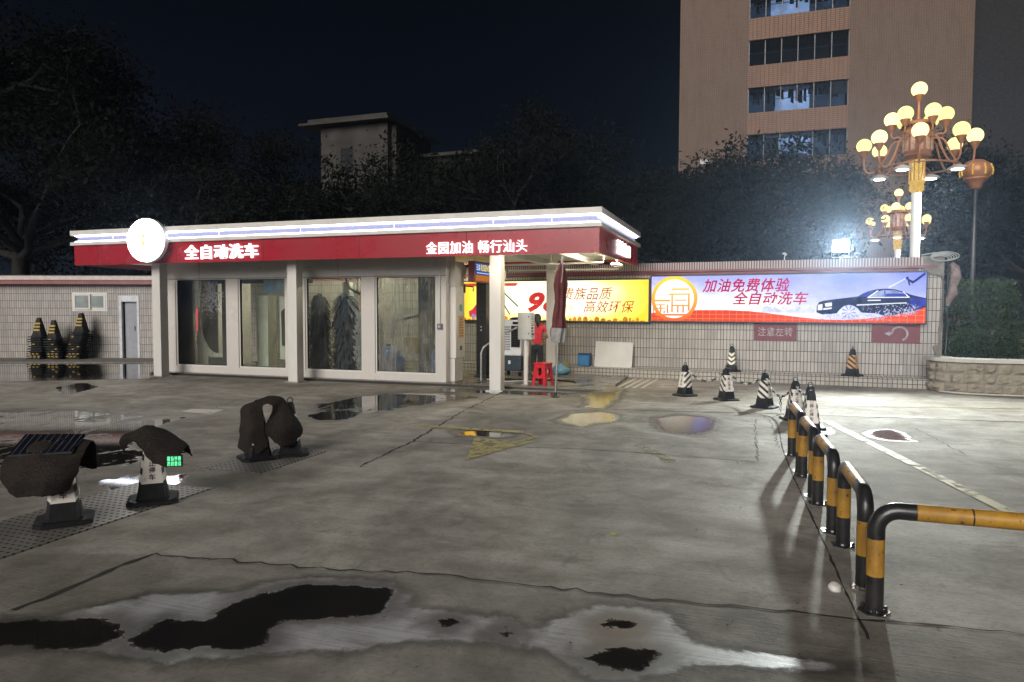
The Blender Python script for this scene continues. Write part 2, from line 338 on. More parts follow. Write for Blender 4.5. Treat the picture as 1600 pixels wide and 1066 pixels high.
    streak = n.noise(n.scale(rot.outputs[0], (.35, 2.6, 1)), 1.3, 6, .65, .7)
    brush = n.noise(n.scale(rot.outputs[0], (1.5, 34, 1)), 1.6, 3, .6, .4)
    grit = n.noise(pos, 140, 3, .7)
    f = n.math('ADD', n.math('MULTIPLY', n.step(big, .32, .68), .42), n.math('MULTIPLY', n.step(mid, .3, .7), .34))
    f = n.math('ADD', f, n.math('MULTIPLY', n.step(streak, .35, .7), .16))
    col = n.ramp(f, [(0.12, (.135, .120, .099)), (.45, (.232, .214, .184)), (.9, (.385, .362, .32))])
    col = n.mix(n.math('MULTIPLY', n.step(fine, .48, .72), .5), col, (.085, .077, .065))
    col = n.mix(n.math('MULTIPLY', n.step(grit, .55, .78), .30), col, (.40, .38, .34))
    bs = n.noise(pos, 1.1, 5, .7, 1.5)
    col = n.mix(n.math('MULTIPLY', n.step(bs, .55, .70), .6), col, (.095, .082, .068))
    oil_tint = n.step(attr('oil_tint'), -.12, .25)
    col = n.mix(n.math('MULTIPLY', oil_tint, .75), col, (.24, .135, .045))  # brown painted in for the oily film's iridescence
    swirl = n.noise(n.scale(rot.outputs[0], (.8, 9, 1)), 1.4, 5, .7, 1.0)
    col = n.mix(n.math('MULTIPLY', n.step(swirl, .54, .68), .16), col, (.10, .09, .075))
    col = n.mix(n.math('MULTIPLY', n.step(n.noise(pos, 9, 4, .7), .62, .70), .35), col, (.36, .34, .30))
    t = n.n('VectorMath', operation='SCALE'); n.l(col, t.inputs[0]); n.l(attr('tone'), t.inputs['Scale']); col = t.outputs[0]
    en = n.math('SUBTRACT', n.noise(pos, 3.2, 6, .68, .6), .5)
    wsd = n.math('ADD', attr('wet'), n.math('MULTIPLY', en, .32))
    psd = n.math('ADD', attr('pool'), n.math('MULTIPLY', n.math('SUBTRACT', n.noise(pos, 4.6, 6, .7, .4), .5), .30))
    wet = n.step(wsd, -.008, .035); film = n.step(wsd, .02, .14); pool = n.step(psd, -.022, .022)
    sn = n.noise(n.scale(rot.outputs[0], (1.1, .62, 1)), 3.0, 7, .62, 1.2)
    slk = n.step(n.math('ADD', n.math('MULTIPLY', n.step(attr('slick'), -.25, .5), .62), n.math('SUBTRACT', sn, .5)), .52, .57)
    sdamp = n.math('MULTIPLY', n.step(attr('slick'), -.4, .5), .5)
    pool = n.math('MAXIMUM', pool, slk)
    damp = n.step(wsd, -.10, .02)
    dampness = n.math('MULTIPLY', n.step(big, .45, .75), .35)                   # patchy surface moisture over the whole yard
    dk = n.math('MAXIMUM', n.math('MULTIPLY', damp, .55), n.math('MULTIPLY', wet, n.math('SUBTRACT', n.fmix(attr('gloss'), .62, .90), n.math('MULTIPLY', oil_tint, .3))))
    dk = n.math('MAXIMUM', n.math('MAXIMUM', dk, sdamp), n.math('MULTIPLY', pool, .97))
    col = n.mix(dk, col, (.012, .011, .010))
    rib = n.noise(n.scale(rot.outputs[0], (.9, 16, 1)), 2.2, 4, .65, .5)
    painted_sheen = n.math('MULTIPLY', n.math('MULTIPLY', n.step(wsd, .015, .06), n.step(n.math('ADD', psd, n.math('MULTIPLY', n.math('SUBTRACT', mid, .5), .16)), -.02, -.20)), n.math('SUBTRACT', 1.0, attr('gloss'), clamp=True))
    painted_sheen = n.math('MULTIPLY', painted_sheen, n.math('ADD', n.math('ADD', n.math('MULTIPLY', n.step(rib, .36, .62), .34), n.math('MULTIPLY', n.step(grit, .42, .6), .36)), n.math('MULTIPLY', n.step(mid, .30, .55), .42), clamp=True))
    painted_sheen = n.math('MULTIPLY', painted_sheen, n.math('SUBTRACT', 1.0, n.math('MULTIPLY', oil_tint, .86)))
    col = n.mix(n.math('MULTIPLY', painted_sheen, .85), col, (.43, .43, .44))  # pale colour painted round the front puddle for its wet sheen
    b = n.n('BsdfPrincipled'); n.l(col, b.inputs['Base Color'])
    r = n.fmix(dampness, .82, .52); r = n.fmix(sdamp, r, .3); r = n.fmix(wet, r, .46); r = n.fmix(film, r, n.fmix(attr('gloss'), .44, .11)); r = n.fmix(pool, r, .035)
    n.l(r, b.inputs['Roughness'])
    n.l(n.fmix(wet, .32, 1.0), b.inputs['Specular IOR Level'])
    h = n.math('ADD', n.math('MULTIPLY', fine, .5), n.math('MULTIPLY', brush, .75)); h = n.math('ADD', h, n.math('MULTIPLY', grit, .40))
    h = n.math('ADD', h, n.math('MULTIPLY', mid, 1.2))
    bp = n.n('Bump'); bp.inputs['Distance'].default_value = .012
    wv = n.fmix(attr('gloss'), .10, .035)
    n.l(n.fmix(pool, n.fmix(wet, .62, wv), .006), bp.inputs['Strength']); n.l(h, bp.inputs['Height'])
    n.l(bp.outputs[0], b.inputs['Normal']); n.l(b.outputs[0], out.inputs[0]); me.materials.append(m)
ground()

def flat_strip(mb, pts, w, z, jit=0.0, seed=0):
    rnd = random.Random(seed); P = []
    for a, b in zip(pts[:-1], pts[1:]):
        a = Vector((*a, 0)); b = Vector((*b, 0)); k = max(2, int((b-a).length/.07))
        for i in range(k): P.append(a.lerp(b, i/k))
    P.append(Vector((*pts[-1], 0))); vs = []
    for i, p in enumerate(P):
        d = (P[min(i+1, len(P)-1)]-P[max(i-1, 0)]).normalized(); nn = Vector((-d.y, d.x, 0))
        p = p + nn*rnd.gauss(0, jit); ww = w*(1+(rnd.uniform(-.6, .8) if jit else 0))
        vs += [tuple(p+nn*ww/2+Vector((0, 0, z))), tuple(p-nn*ww/2+Vector((0, 0, z)))]
    mb.add(vs, [(2*i, 2*i+1, 2*i+3, 2*i+2) for i in range(len(P)-1)])
cr = MB()
for i, (nm, pts) in enumerate(CRACKS):
    wd, jit = {'crackfront': (.016, .014), 'jointthick': (.03, .007), 'jointright': (.012, .002), 'diag': (.026, .010), 'farjoint': (.03, .012), 'slab': (.016, .014)}.get(nm, (.009, .012))
    flat_strip(cr, pts, wd, .004, jit, i)
tag(cr.build('ground_crack', mat('crack_dirt', (.018, .016, .013), .95, var=.5, scale=20)), kind='structure')
def worn_paint(name, col, wear, scale=7):
    m, n, out = newmat(name); ge = n.n('NewGeometry'); pos = ge.outputs['Position']
    f = n.step(n.noise(pos, scale, 6, .7, .4), wear-.07, wear+.07)
    b = n.n('BsdfPrincipled'); b.inputs['Roughness'].default_value = .6
    n.l(n.mix(n.noise(pos, 30, 4), col, tuple(c*.6 for c in col)), b.inputs['Base Color'])
    tr = n.n('BsdfTransparent'); mx = n.n('MixShader'); n.l(f, mx.inputs[0]); n.l(b.outputs[0], mx.inputs[1]); n.l(tr.outputs[0], mx.inputs[2])
    n.l(mx.outputs[0], out.inputs[0]); return m
mk = MB(); flat_strip(mk, [(4.78, 10.6), (4.26, 6.46), (3.9, 3.6)], .12, .008)
flat_strip(mk, [(3.35, 13.9), (6.2, 12.2), (9.2, 11.9)], .09, .008)
tag(mk.build('yellow_line', worn_paint('yellow_line_paint', (.34, .29, .12), .56)), kind='structure')
mk = MB()
for k in range(4):
    a = S(-.05+.17*k, 1.95+.04*k); b = S(.02+.17*k, 4.15); flat_strip(mk, [(a.x, a.y), (b.x, b.y)], .07, .008)
a = S(-.3, 1.9); b = S(.05, 1.0); flat_strip(mk, [(a.x, a.y), (b.x, b.y)], .06, .008)
mk.add([(x, y, .008) for x, y in [(-5.4, 11.34), (-5.36, 11.63), (-4.79, 11.56), (-4.81, 11.07)]], [(0, 1, 2, 3)])
tag(mk.build('white_line', worn_paint('white_line_paint', (.6, .58, .52), .66)), kind='structure')
mk = MB()
mk.add([(x, y, .008) for x, y in [(-.51, 7.74), (-.49, 9.13), (.05, 8.82), (.31, 8.88)]], [(3, 2, 1, 0)])
mk.add([(x, y, .008) for x, y in [(-1.32, 9.92), (-1.31, 10.08), (.14, 9.62), (.20, 9.42)]], [(3, 2, 1, 0)])
flat_strip(mk, [(.2, 9.42), (.33, 9.2), (.1, 8.8)], .07, .008)
tag(mk.build('faded_arrow', worn_paint('faded_yellow_paint', (.34, .29, .10), .56, 9)), kind='structure')
mk = MB()
for q in ([(1.52, 8.64), (1.64, 8.72), (1.80, 7.9), (1.68, 7.86)], [(1.68, 7.86), (1.80, 7.9), (1.95, 7.66), (1.63, 7.62)]):
    mk.add([(x, y, .008) for x, y in q], [(3, 2, 1, 0)])
flat_strip(mk, [(1.66, 6.9), (2.06, 6.68), (2.5, 6.5)], .035, .008)
tag(mk.build('faded_number', worn_paint('faded_ochre_paint', (.25, .20, .08), .48, 9)), kind='structure')
# ------------------------------------------------------------------ tiled wall with its kerb and capping
wall = thing('tiled_wall', 'long white tiled boundary wall behind the car wash with maroon ribbed capping', 'wall', WO, -TW)
MB().box(-13.6, 6.55, 0, .28, 0, 2.62).build('wall_face', M['tile'], wall)
MB().box(-13.6, 6.62, -.46, 0, 0, .215).build('ledge', M['kerbtile'], wall, bevel=.006)
mb = MB(); mb.box(-13.6, 6.5, -.05, .34, 2.655, 2.84); mb.build('tile_cap', M['captile'], wall)
mb = MB(); mb.box(-13.6, 6.45, -.075, -.0, 2.60, 2.655); mb.box(-13.6, 6.1, -.03, -.0, 2.54, 2.598); mb.build('capping_trim', M['maroonmetal'], wall, bevel=.006)
# broken corner: bare cement where the tiles came away
mb = MB(); mb.prism([(6.16, 2.86), (6.18, 2.60), (6.22, 2.38), (6.34, 2.46), (6.50, 2.44), (6.57, 2.30), (6.58, 1.7), (6.50, 1.3), (6.52, .95), (6.40, .9), (6.45, .75), (6.57, .6), (6.57, 2.86)], -.058, .29)
mb.build('bare_corner', M['concrete'], wall)

# left part of the yard wall: a low tiled annexe with window and door
lx = Vector((-15.4, 23.1, 0))
ann = thing('tiled_annexe', 'low white tiled annexe left of the car wash with sliding window and narrow door', 'building', lx)
mb = MB(); D0, D1 = 2.46, 3.06; A0, A1, Z0_, Z1_ = .88, 2.04, 1.58, 2.2
mb.box(-9, A0, 0, .3, 0, 2.46); mb.box(A0, A1, 0, .3, 0, Z0_); mb.box(A0, A1, 0, .3, Z1_, 2.46)
mb.box(A1, D0-.05, 0, .3, 0, 2.46); mb.box(D0-.05, D1+.02, 0, .3, 2.08, 2.46); mb.box(D1+.02, 6.2, 0, .3, 0, 2.46)
mb.box(-9, 6.2, 2.4, 2.6, 0, 2.46)
mb.build('wall_face', M['tile'], ann)
MB().box(-9.1, 6.2, -.30, 2.7, 2.66, 2.75).build('roof', mat('annexe_roof', (.2, .19, .18), .8), ann)
mb = MB(); mb.box(-9.1, 6.2, -.34, -.24, 2.60, 2.72); mb.build('eave', mat('pale_eave', (.60, .50, .46), .5, var=.2), ann)
MB().box(-9.1, 6.2, -.30, 0, 2.46, 2.60).build('eave_band', M['maroonmetal'], ann)
wn = MB().frame(A0, A1, Z0_, Z1_, .05, -.02, .08).build('window', M['white'], ann)
mb = MB(); mb.frame(A0+.06, A0+.62, Z0_+.05, Z1_-.05, .06, -.06, -.025); mb.frame(A0+.58, A1-.06, Z0_+.05, Z1_-.05, .07, -.018, .03); mb.build('sash', M['white'], wn, bevel=.006)
mb = MB(); mb.box(A0+.12, A0+.56, -.045, -.038, Z0_+.11, Z1_-.11); mb.box(A0+.65, A1-.13, -.01, -.003, Z0_+.11, Z1_-.11)
mb.build('pane', mat('frosted_pane', (.30, .34, .33), .15, var=.4, scale=3), wn)
dr = MB().box(D0+.09, D1-.10, .10, .14, .03, 1.96).build('door', mat('grey_door', (.27, .28, .31), .5, var=.12), ann)
mb = MB(); mb.box(D0-.05, D0+.04, -.02, .1, 0, 2.08); mb.box(D1-.05, D1+.02, -.02, .1, 0, 2.08); mb.box(D0-.05, D1+.02, -.025, .1, 1.90, 2.10)
mb.build('door_frame', mat('pale_door_frame', (.6, .62, .66), .5), ann)
mb = MB(); mb.tube([(D1-.2, .06, .95), (D1-.2, .06, 1.1)], .015); mb.build('handle', M['steel'], dr)
MB().box(D0-.05, D1+.02, .22, .3, 0, 2.08).build('door_recess', M['black'], ann)
MB().box(-9, -2.9, -.07, -.01, 0, 2.5).build('old_render', mat('stained_render', (.27, .25, .20), .9, var=.6, scale=4, bump=.5, bscale=12), ann)
MB().tube([(-2.86, -.05, 0), (-2.86, -.05, 2.5)], .03).build('downpipe', M['darksteel'], ann)
MB().box(-9, 7.5, -1.7, 0, 0, .035).build('step', mat('annexe_step', (.20, .185, .165), .8, var=.35, bump=.3), ann)

# ------------------------------------------------------------------ backlit billboards on the wall
def card(mb, poly, t0, th=.004): return mb.prism(poly, t0-th, t0)
def grad_emit(name, stops, strength, ax=2, lo=0, hi=1, cloud=None):
    m, n, out = newmat(name); tc = n.n('TexCoord'); sx = n.n('SeparateXYZ'); n.l(tc.outputs['Object'], sx.inputs[0])
    f = n.math('DIVIDE', n.math('SUBTRACT', sx.outputs[ax], lo), hi-lo)
    if cloud: f = n.math('ADD', f, n.math('MULTIPLY', n.math('SUBTRACT', n.noise(n.scale(tc.outputs['Object'], (.7, 1, 1.6)), cloud[0], 5, .6), .5), cloud[1]))
    e = n.n('Emission'); n.l(n.ramp(f, stops), e.inputs[0]); e.inputs[1].default_value = strength*EMK; n.l(e.outputs[0], out.inputs[0]); return m
DK = emit('print_navy', (.010, .018, .105), 1.0, .7, 6)
# yellow box: printed panel, warm white in the middle and yellow at its ends
yb = thing('yellow_billboard', 'backlit yellow billboard with red 98 on the tiled wall beneath the canopy', 'billboard', WO, -TW)
MB().box(-5.75, .26, -.14, -.002, 1.345, 2.47).build('cabinet', M['darksteel'], yb)
m, n, out = newmat('yellow_print'); tc = n.n('TexCoord'); sx = n.n('SeparateXYZ'); n.l(tc.outputs['Object'], sx.inputs[0])
a = n.math('ABSOLUTE', n.math('SUBTRACT', n.math('DIVIDE', n.math('ADD', sx.outputs[0], 2.3), 2.6), 0.0))
b_ = n.math('ABSOLUTE', n.math('DIVIDE', n.math('SUBTRACT', sx.outputs[2], 1.98), .62))
f = n.math('ADD', n.math('POWER', a, 3.0), n.math('MULTIPLY', n.math('POWER', b_, 3.0), .55))
f = n.math('ADD', f, n.math('MULTIPLY', n.math('SUBTRACT', n.noise(tc.outputs['Object'], 1.7, 4), .5), .35))
e = n.n('Emission'); e.inputs[1].default_value = 1.7*EMK
n.l(n.ramp(f, [(.12, (1.0, .94, .62)), (.46, (1.0, .76, .14)), (.95, (.92, .52, .035))]), e.inputs[0]); n.l(e.outputs[0], out.inputs[0])
MB().box(-5.71, .22, -.146, -.1405, 1.385, 2.43).build('printed_face', m, yb)
RD = emit('print_red', (.80, .045, .045), 1.0, .3, 5); RDm = emit('print_deep_red', (.62, .045, .03), 1.0, .35, 7)
text('number', '98', RD, yb, (-3.02, -.152, 1.60), .98, .54, bold=.045, shear=.28)
text('slogan', '贵族品质', RDm, yb, (-2.06, -.152, 1.93), 1.36, .32, bold=.004, shear=.28)
text('slogan', '高效环保', RDm, yb, (-1.46, -.152, 1.60), 1.32, .31, bold=.004, shear=.28)
text('small_print', '汽油', emit('print_grey', (.45, .42, .25), 1.0), yb, (-2.0, -.152, 1.66), .26, .15, shear=.2)
mb = MB(); card(mb, [(-5.6, 2.39), (-5.6, 2.31), (-3.36, 2.31), (-3.30, 2.39)], -.148)
mb.build('red_band', emit('print_red_soft', (.85, .10, .06), 1.0, .3), yb)
rnd = random.Random(3); mb = MB(); x = -5.65
while x < .15:
    w_ = rnd.uniform(.05, .16); h_ = rnd.uniform(.015, .09) if (x < -3.6 or x > -1.9) else .02
    card(mb, [(x, 1.386), (x+w_, 1.386), (x+w_*.9, 1.386+h_), (x+w_*.45, 1.386+h_*1.4), (x+w_*.1, 1.386+h_*.8)], -.148); x += w_*1.15
mb.build('skyline_print', emit('print_orange', (.85, .33, .03), 1.1, .5, 9), yb)
mb = MB()                                              # little red car and a coloured figure, part of the print
card(mb, [(-4.75, 1.47), (-4.05, 1.45), (-3.98, 1.56), (-4.08, 1.64), (-4.2, 1.66), (-4.32, 1.80), (-4.55, 1.82), (-4.66, 1.68), (-4.78, 1.62)], -.148)
mb.build('car_print', emit('print_car_red', (.80, .06, .10), 1.0, .35, 6), yb)
WPY = emit('print_wheel', (.55, .40, .62), 1.0, .5, 20)
for cx_ in (-4.62, -4.18): mb = MB(); card(mb, [(cx_+.075*math.cos(k*.5236), 1.48+.075*math.sin(k*.5236)) for k in range(12)], -.153); mb.build('wheel_print', WPY, yb)
mb = MB()
card(mb, [(-3.93, 1.42), (-3.89, 1.42), (-3.85, 1.68), (-3.78, 1.68), (-3.74, 1.42), (-3.70, 1.42), (-3.76, 1.78), (-3.72, 1.86), (-3.79, 1.9), (-3.87, 1.86), (-3.85, 1.78)], -.148)
card(mb, [(-3.88, 1.93), (-3.86, 2.05), (-3.84, 1.93)], -.148); card(mb, [(-3.80, 1.93), (-3.77, 2.05), (-3.75, 1.93)], -.148)
mb.build('figure_print', emit('print_violet', (.10, .05, .38), 1.0), yb)
mb = MB(); card(mb, [(-5.45, 1.62), (-5.2, 1.5), (-5.0, 1.62), (-5.1, 1.74), (-5.28, 1.8)], -.148); mb.build('swirl_print', emit('print_lilac', (.55, .35, .75), 1.0, .5, 9), yb)

# blue box
bb = thing('blue_billboard', 'backlit lavender billboard showing a dark car being washed and a gold ring emblem', 'billboard', WO, -TW)
X0, X1, Z0, Z1 = .30, 6.23, 1.405, 2.50
MB().box(X0-.03, X1+.03, -.14, -.002, Z0-.03, Z1+.04).build('cabinet', M['darksteel'], bb)
m, n, out = newmat('sky_print'); tc = n.n('TexCoord'); sx = n.n('SeparateXYZ'); n.l(tc.outputs['Object'], sx.inputs[0])
gx = n.math('DIVIDE', sx.outputs[0], 6.2); gz = n.math('DIVIDE', n.math('SUBTRACT', sx.outputs[2], 1.4), 1.1)
f = n.math('ADD', n.math('MULTIPLY', n.math('POWER', gz, 1.5), .62), n.math('MULTIPLY', n.step(gx, .25, .95), .36))
f = n.math('ADD', f, n.math('MULTIPLY', n.math('SUBTRACT', n.noise(n.scale(tc.outputs['Object'], (.8, 1, 1.7)), 1.5, 6, .6), .5), .75))
e = n.n('Emission'); e.inputs[1].default_value = 1.3*EMK
n.l(n.ramp(f, [(.12, (.96, .96, 1.0)), (.5, (.46, .48, .97)), (.95, (.22, .26, .86))]), e.inputs[0]); n.l(e.outputs[0], out.inputs[0])
MB().box(X0, X1, -.146, -.1405, Z0, Z1).build('printed_face', m, bb)
top = [(.3, 1.60), (.9, 1.655), (1.5, 1.675), (2.1, 1.675), (2.6, 1.655), (3.1, 1.60), (3.6, 1.53), (4.1, 1.475), (4.6, 1.46), (5.1, 1.495), (5.5, 1.56), (5.9, 1.665), (6.23, 1.785)]
m, n, out = newmat('red_grid_print'); tc = n.n('TexCoord'); sx = n.n('SeparateXYZ'); n.l(tc.outputs['Object'], sx.inputs[0]); cx = n.n('CombineXYZ'); n.l(sx.outputs[0], cx.inputs[0]); n.l(sx.outputs[2], cx.inputs[1])
b = n.n('TexBrick'); n.l(cx.outputs[0], b.inputs['Vector']); b.offset = 0; b.inputs['Scale'].default_value = 1; b.inputs['Brick Width'].default_value = .155; b.inputs['Row Height'].default_value = .105; b.inputs['Mortar Size'].default_value = .006
b.inputs['Color1'].default_value = (.92, .085, .035, 1); b.inputs['Color2'].default_value = (.86, .07, .035, 1); b.inputs['Mortar'].default_value = (1, .30, .12, 1)
e = n.n('Emission'); e.inputs[1].default_value = 1.0*EMK; n.l(b.outputs[0], e.inputs[0]); n.l(e.outputs[0], out.inputs[0])
mb = MB(); card(mb, [(.3, Z0)] + [(6.23, Z0)] + top[::-1], -.149, .002); mb.build('red_wave', m, bb)
gold = grad_emit('gold_print', [(0, (.95, .13, .04)), (.45, (.98, .42, .06)), (1, (1.0, .78, .05))], 1.15, 2, Z0, Z1)
cxg, czg, rg = .86, 1.95, .545
mb = MB()
def arc(a0, a1, r0, r1, k=40):
    A = [math.radians(a0+(a1-a0)*i/k) for i in range(k+1)]
    def cl(x, z): return (min(max(x, X0+.004), X1), min(max(z, Z0+.004), Z1-.004))
    for p, q in zip(A[:-1], A[1:]):
        card(mb, [cl(cxg+r0*math.cos(p), czg+r0*math.sin(p)), cl(cxg+r1*math.cos(p), czg+r1*math.sin(p)), cl(cxg+r1*math.cos(q), czg+r1*math.sin(q)), cl(cxg+r0*math.cos(q), czg+r0*math.sin(q))], -.158, .002)
arc(-180, 180, .475, .56)
mb.build('gold_ring', gold, bb)
mb = MB(); card(mb, [(min(max(cxg+.476*math.cos(math.radians(k*10)), X0+.004), X1), czg+.476*math.sin(math.radians(k*10))) for k in range(36)], -.153, .002)
mb.build('ring_ground', emit('print_white', (1.0, .985, .95), 1.25), bb)
mb = MB()
for x0, x1, z0, z1 in [(.80, 1.22, 2.165, 2.205), (.72, 1.24, 2.045, 2.08), (.79, .83, 1.62, 2.05), (1.19, 1.235, 1.66, 2.05), (.88, 1.15, 1.90, 1.93), (.33, .76, 1.885, 1.93), (.42, .64, 1.79, 1.815), (.42, .64, 1.705, 1.73),
    (.51, .55, 1.62, 1.80), (.68, .72, 1.60, 1.81), (.79, 1.20, 1.765, 1.80), (.93, .97, 1.61, 1.78), (1.06, 1.10, 1.61, 1.78), (.40, 1.27, 1.535, 1.58), (.42, .46, 1.60, 1.65), (.60, .64, 1.60, 1.65), (.34, .37, 1.6, 1.84)]:
    card(mb, [(x0, z0), (x1, z0), (x1, z1), (x0, z1)], -.158, .002)
mb.build('emblem', gold, bb)
RT = emit('print_crimson', (.66, .012, .055), 1.0, .3, 6)
text('slogan', '加油免费体验', RT, bb, (1.53, -.153, 2.10), 1.98, .33, bold=.018, shear=.25)
text('slogan', '全自动洗车', RT, bb, (2.24, -.153, 1.80), 1.66, .31, bold=.018, shear=.25)
# hazy city skyline behind the slogan
rnd = random.Random(5); mb = MB(); x = 2.9
while x < 4.0:
    w_ = rnd.uniform(.04, .1); card(mb, [(x, 1.62), (x+w_, 1.62), (x+w_, 1.66+rnd.uniform(.02, .13)), (x, 1.66+rnd.uniform(.02, .13))], -.1478, .001); x += w_
mb.build('skyline_print', emit('print_pale_blue', (.72, .75, .95), 1.2, .3, 9), bb)
# the printed car: body, glasshouse, bright lines
def cpt(px_, py_): return (4.07+(px_-258)/(1500-258)*2.165, 2.52-(py_-52)/(635-52)*1.11)
body = [cpt(*p) for p in [(258, 520), (262, 440), (285, 398), (340, 380), (470, 362), (620, 345), (740, 330), (800, 296), (870, 266), (960, 248), (1060, 242), (1160, 252), (1240, 275), (1330, 312), (1420, 335), (1498, 352), (1498, 455), (1400, 490), (1260, 520), (1150, 545), (1060, 560), (950, 530), (780, 520), (740, 470), (690, 440), (640, 430), (580, 445), (530, 490), (500, 530), (420, 540), (330, 545)]]
mb = MB(); card(mb, body, -.152, .002); mb.build('car_print', DK, bb)
BL = emit('print_royal_blue', (.03, .045, .50), 1.0, .5, 7)
mb = MB(); card(mb, [cpt(*p) for p in [(740, 332), (850, 275), (930, 258), (850, 335)]], -.156, .002); mb.build('car_tint', BL, bb)
mb = MB(); card(mb, [cpt(*p) for p in [(1320, 345), (1498, 360), (1498, 440), (1400, 470), (1330, 440)]], -.156, .002); mb.build('car_tint', BL, bb)
LT = emit('print_pale_glass', (.42, .50, .86), 1.05, .5, 9)
mb = MB(); card(mb, [cpt(*p) for p in [(880, 335), (960, 275), (1040, 258), (1150, 262), (1240, 290), (1290, 335)]], -.1565, .002); mb.build('window_print', LT, bb)
mb = MB(); card(mb, [cpt(*p) for p in [(1060, 335), (1060, 300), (1270, 300), (1290, 335)]], -.160, .002)
card(mb, [cpt(*p) for p in [(1045, 335), (1035, 262), (1048, 262), (1060, 335)]], -.160, .002); mb.build('seat_print', BL, bb)
WH = emit('print_bright', (.92, .94, 1.0), 1.15)
mb = MB()
for q in [[(845, 345), (960, 262), (975, 265), (868, 345)], [(850, 338), (1320, 338), (1322, 348), (848, 350)], [(1240, 280), (1255, 280), (1318, 340), (1300, 340)], [(855, 372), (1000, 370), (1002, 382), (850, 384)],
          [(730, 425), (1290, 402), (1290, 412), (730, 438)], [(355, 412), (440, 400), (440, 445), (365, 452)], [(275, 430), (330, 420), (328, 490), (272, 495)], [(340, 470), (440, 460), (440, 478), (340, 490)]]:
    mb = MB(); card(mb, [cpt(*p) for p in q], -.160, .002); mb.build('bright_trim_print', WH, bb)
WPM = emit('print_wheel_blue', (.30, .34, .72), 1.0, .4, 20)
for wx, wz, wr_ in [(640, 515, 88), (1370, 480, 66)]:
    mb = MB()
    for k in range(9):
        a0 = k*math.tau/9; card(mb, [cpt(wx+wr_*math.cos(a0+d)*q, wz+wr_*.95*math.sin(a0+d)*q) for d, q in [(0, .2), (0, .95), (.24, .95), (.2, .2)]], -.162, .002)
    mb.build('wheel_print', WPM, bb)
rnd = random.Random(11); mb = MB()
for k in range(420):
    t_ = rnd.random(); px_ = 300+t_*1080; py_ = rnd.gauss(575-(max(t_-.55, 0))*190, 26); q = rnd.uniform(2, 8)
    if k > 300: px_ = rnd.uniform(760, 1330); py_ = rnd.uniform(415, 560); q = rnd.uniform(1.5, 5)
    an = rnd.uniform(0, 6.28); el = rnd.uniform(1, 2.6)
    pl = [cpt(px_+q*el*math.cos(j*1.2566)*math.cos(an)-q*math.sin(j*1.2566)*math.sin(an), min(py_+q*el*math.cos(j*1.2566)*math.sin(an)+q*math.sin(j*1.2566)*math.cos(an), 612)) for j in range(5)]
    card(mb, pl, -.165-.0005*(k % 5), .0004)
tag(mb.build('splash_print', emit('print_splash', (.62, .66, .97), 1.1, .4, 14), bb), kind='stuff')
mb = MB()
for q in [[(1345, 165), (1480, 60), (1490, 85), (1365, 180)], [(1280, 110), (1300, 105), (1325, 205), (1310, 212)], [(1300, 130), (1370, 165), (1350, 190), (1295, 150)], [(1270, 118), (1290, 112), (1290, 140), (1275, 140)]]:
    card(mb, [cpt(*p) for p in q], -.152, .002)
mb.build('spray_gun_print', DK, bb)
mb = MB(); card(mb, [cpt(*p) for p in [(1275, 122), (1278, 130), (1100, 235), (1075, 225)]], -.1495, .001); mb.build('spray_print', emit('print_spray', (.72, .76, 1.0), 1.2), bb)

# red plates on the tiles
RP = mat('faded_red_plate', (.155, .028, .042), .5, var=.2, scale=3)
WP = mat('worn_white_lettering', (.42, .35, .36), .6, var=.65, scale=9)
for (a_, b_, c_, d_, lab) in ((2.72, 3.66, .955, 1.375, 'maroon plate on the tiled wall with worn white turn left warning characters'), (5.21, 6.16, .955, 1.375, 'maroon plate on the tiled wall with a faded curved arrow')):
    p = thing('warning_plate', lab, 'sign', WO, -TW)
    MB().box(a_, b_, -.022, -.001, c_, d_).build('plate', RP, p, bevel=.003)
    if a_ < 4: text('lettering', '注意左转', WP, p, (a_+.09, -.025, c_+.11), .76, .21, bold=.012)
    else:
        mb = MB(); pts = [(5.62+.0, 1.17)] + [(5.76+.155*math.cos(R_(a)), 1.165+.15*math.sin(R_(a))) for a in range(150, -70, -12)]
        pts = [(5.56, 1.17)] + pts
        for p0, p1 in zip(pts[:-1], pts[1:]):
            dv = Vector((p1[0]-p0[0], p1[1]-p0[1])); nn = Vector((-dv.y, dv.x)).normalized()*.022
            card(mb, [(p0[0]-nn.x, p0[1]-nn.y), (p1[0]-nn.x, p1[1]-nn.y), (p1[0]+nn.x, p1[1]+nn.y), (p0[0]+nn.x, p0[1]+nn.y)], -.024, .002)
        card(mb, [(5.46, 1.165), (5.58, 1.225), (5.58, 1.11)], -.024, .002); mb.build('arrow', WP, p)

# ------------------------------------------------------------------ car wash building
cw = thing('car_wash', 'long white car wash pavilion with red fascia, lit top band and four glazed bays', 'car wash', SO, -TH)
L, D = 13.38, 4.72; ZT = 3.60; ZB = 2.752
mb = MB(); mb.box(-L, 0, 0, D, 3.485, ZT); mb.build('cornice', M['white'], cw, bevel=.008)
mb = MB(); mb.box(-L, 0, 0, D, 3.235, 3.315); mb.build('ledge', M['white'], cw, bevel=.008)
mb = MB(); mb.box(-L+.12, -.12, .12, D-.12, 3.315, 3.485); mb.build('lit_band', mat('lavender_band', (.085, .083, .128), .5, var=.05), cw)
mb = MB()
for z0, z1 in ((3.3155, 3.343), (3.462, 3.4845)):
    mb.box(-L+.09, -.09, .07, .115, z0, z1); mb.box(-.115, -.07, .12, D-.12, z0, z1); mb.box(-L+.07, -L+.115, .12, D-.12, z0, z1)
mb.build('light_strip', M['led'], cw)
mb = MB(); mb.box(-L+.07, -.06, .06, .11, ZB, 3.234); mb.build('fascia', M['red'], cw)
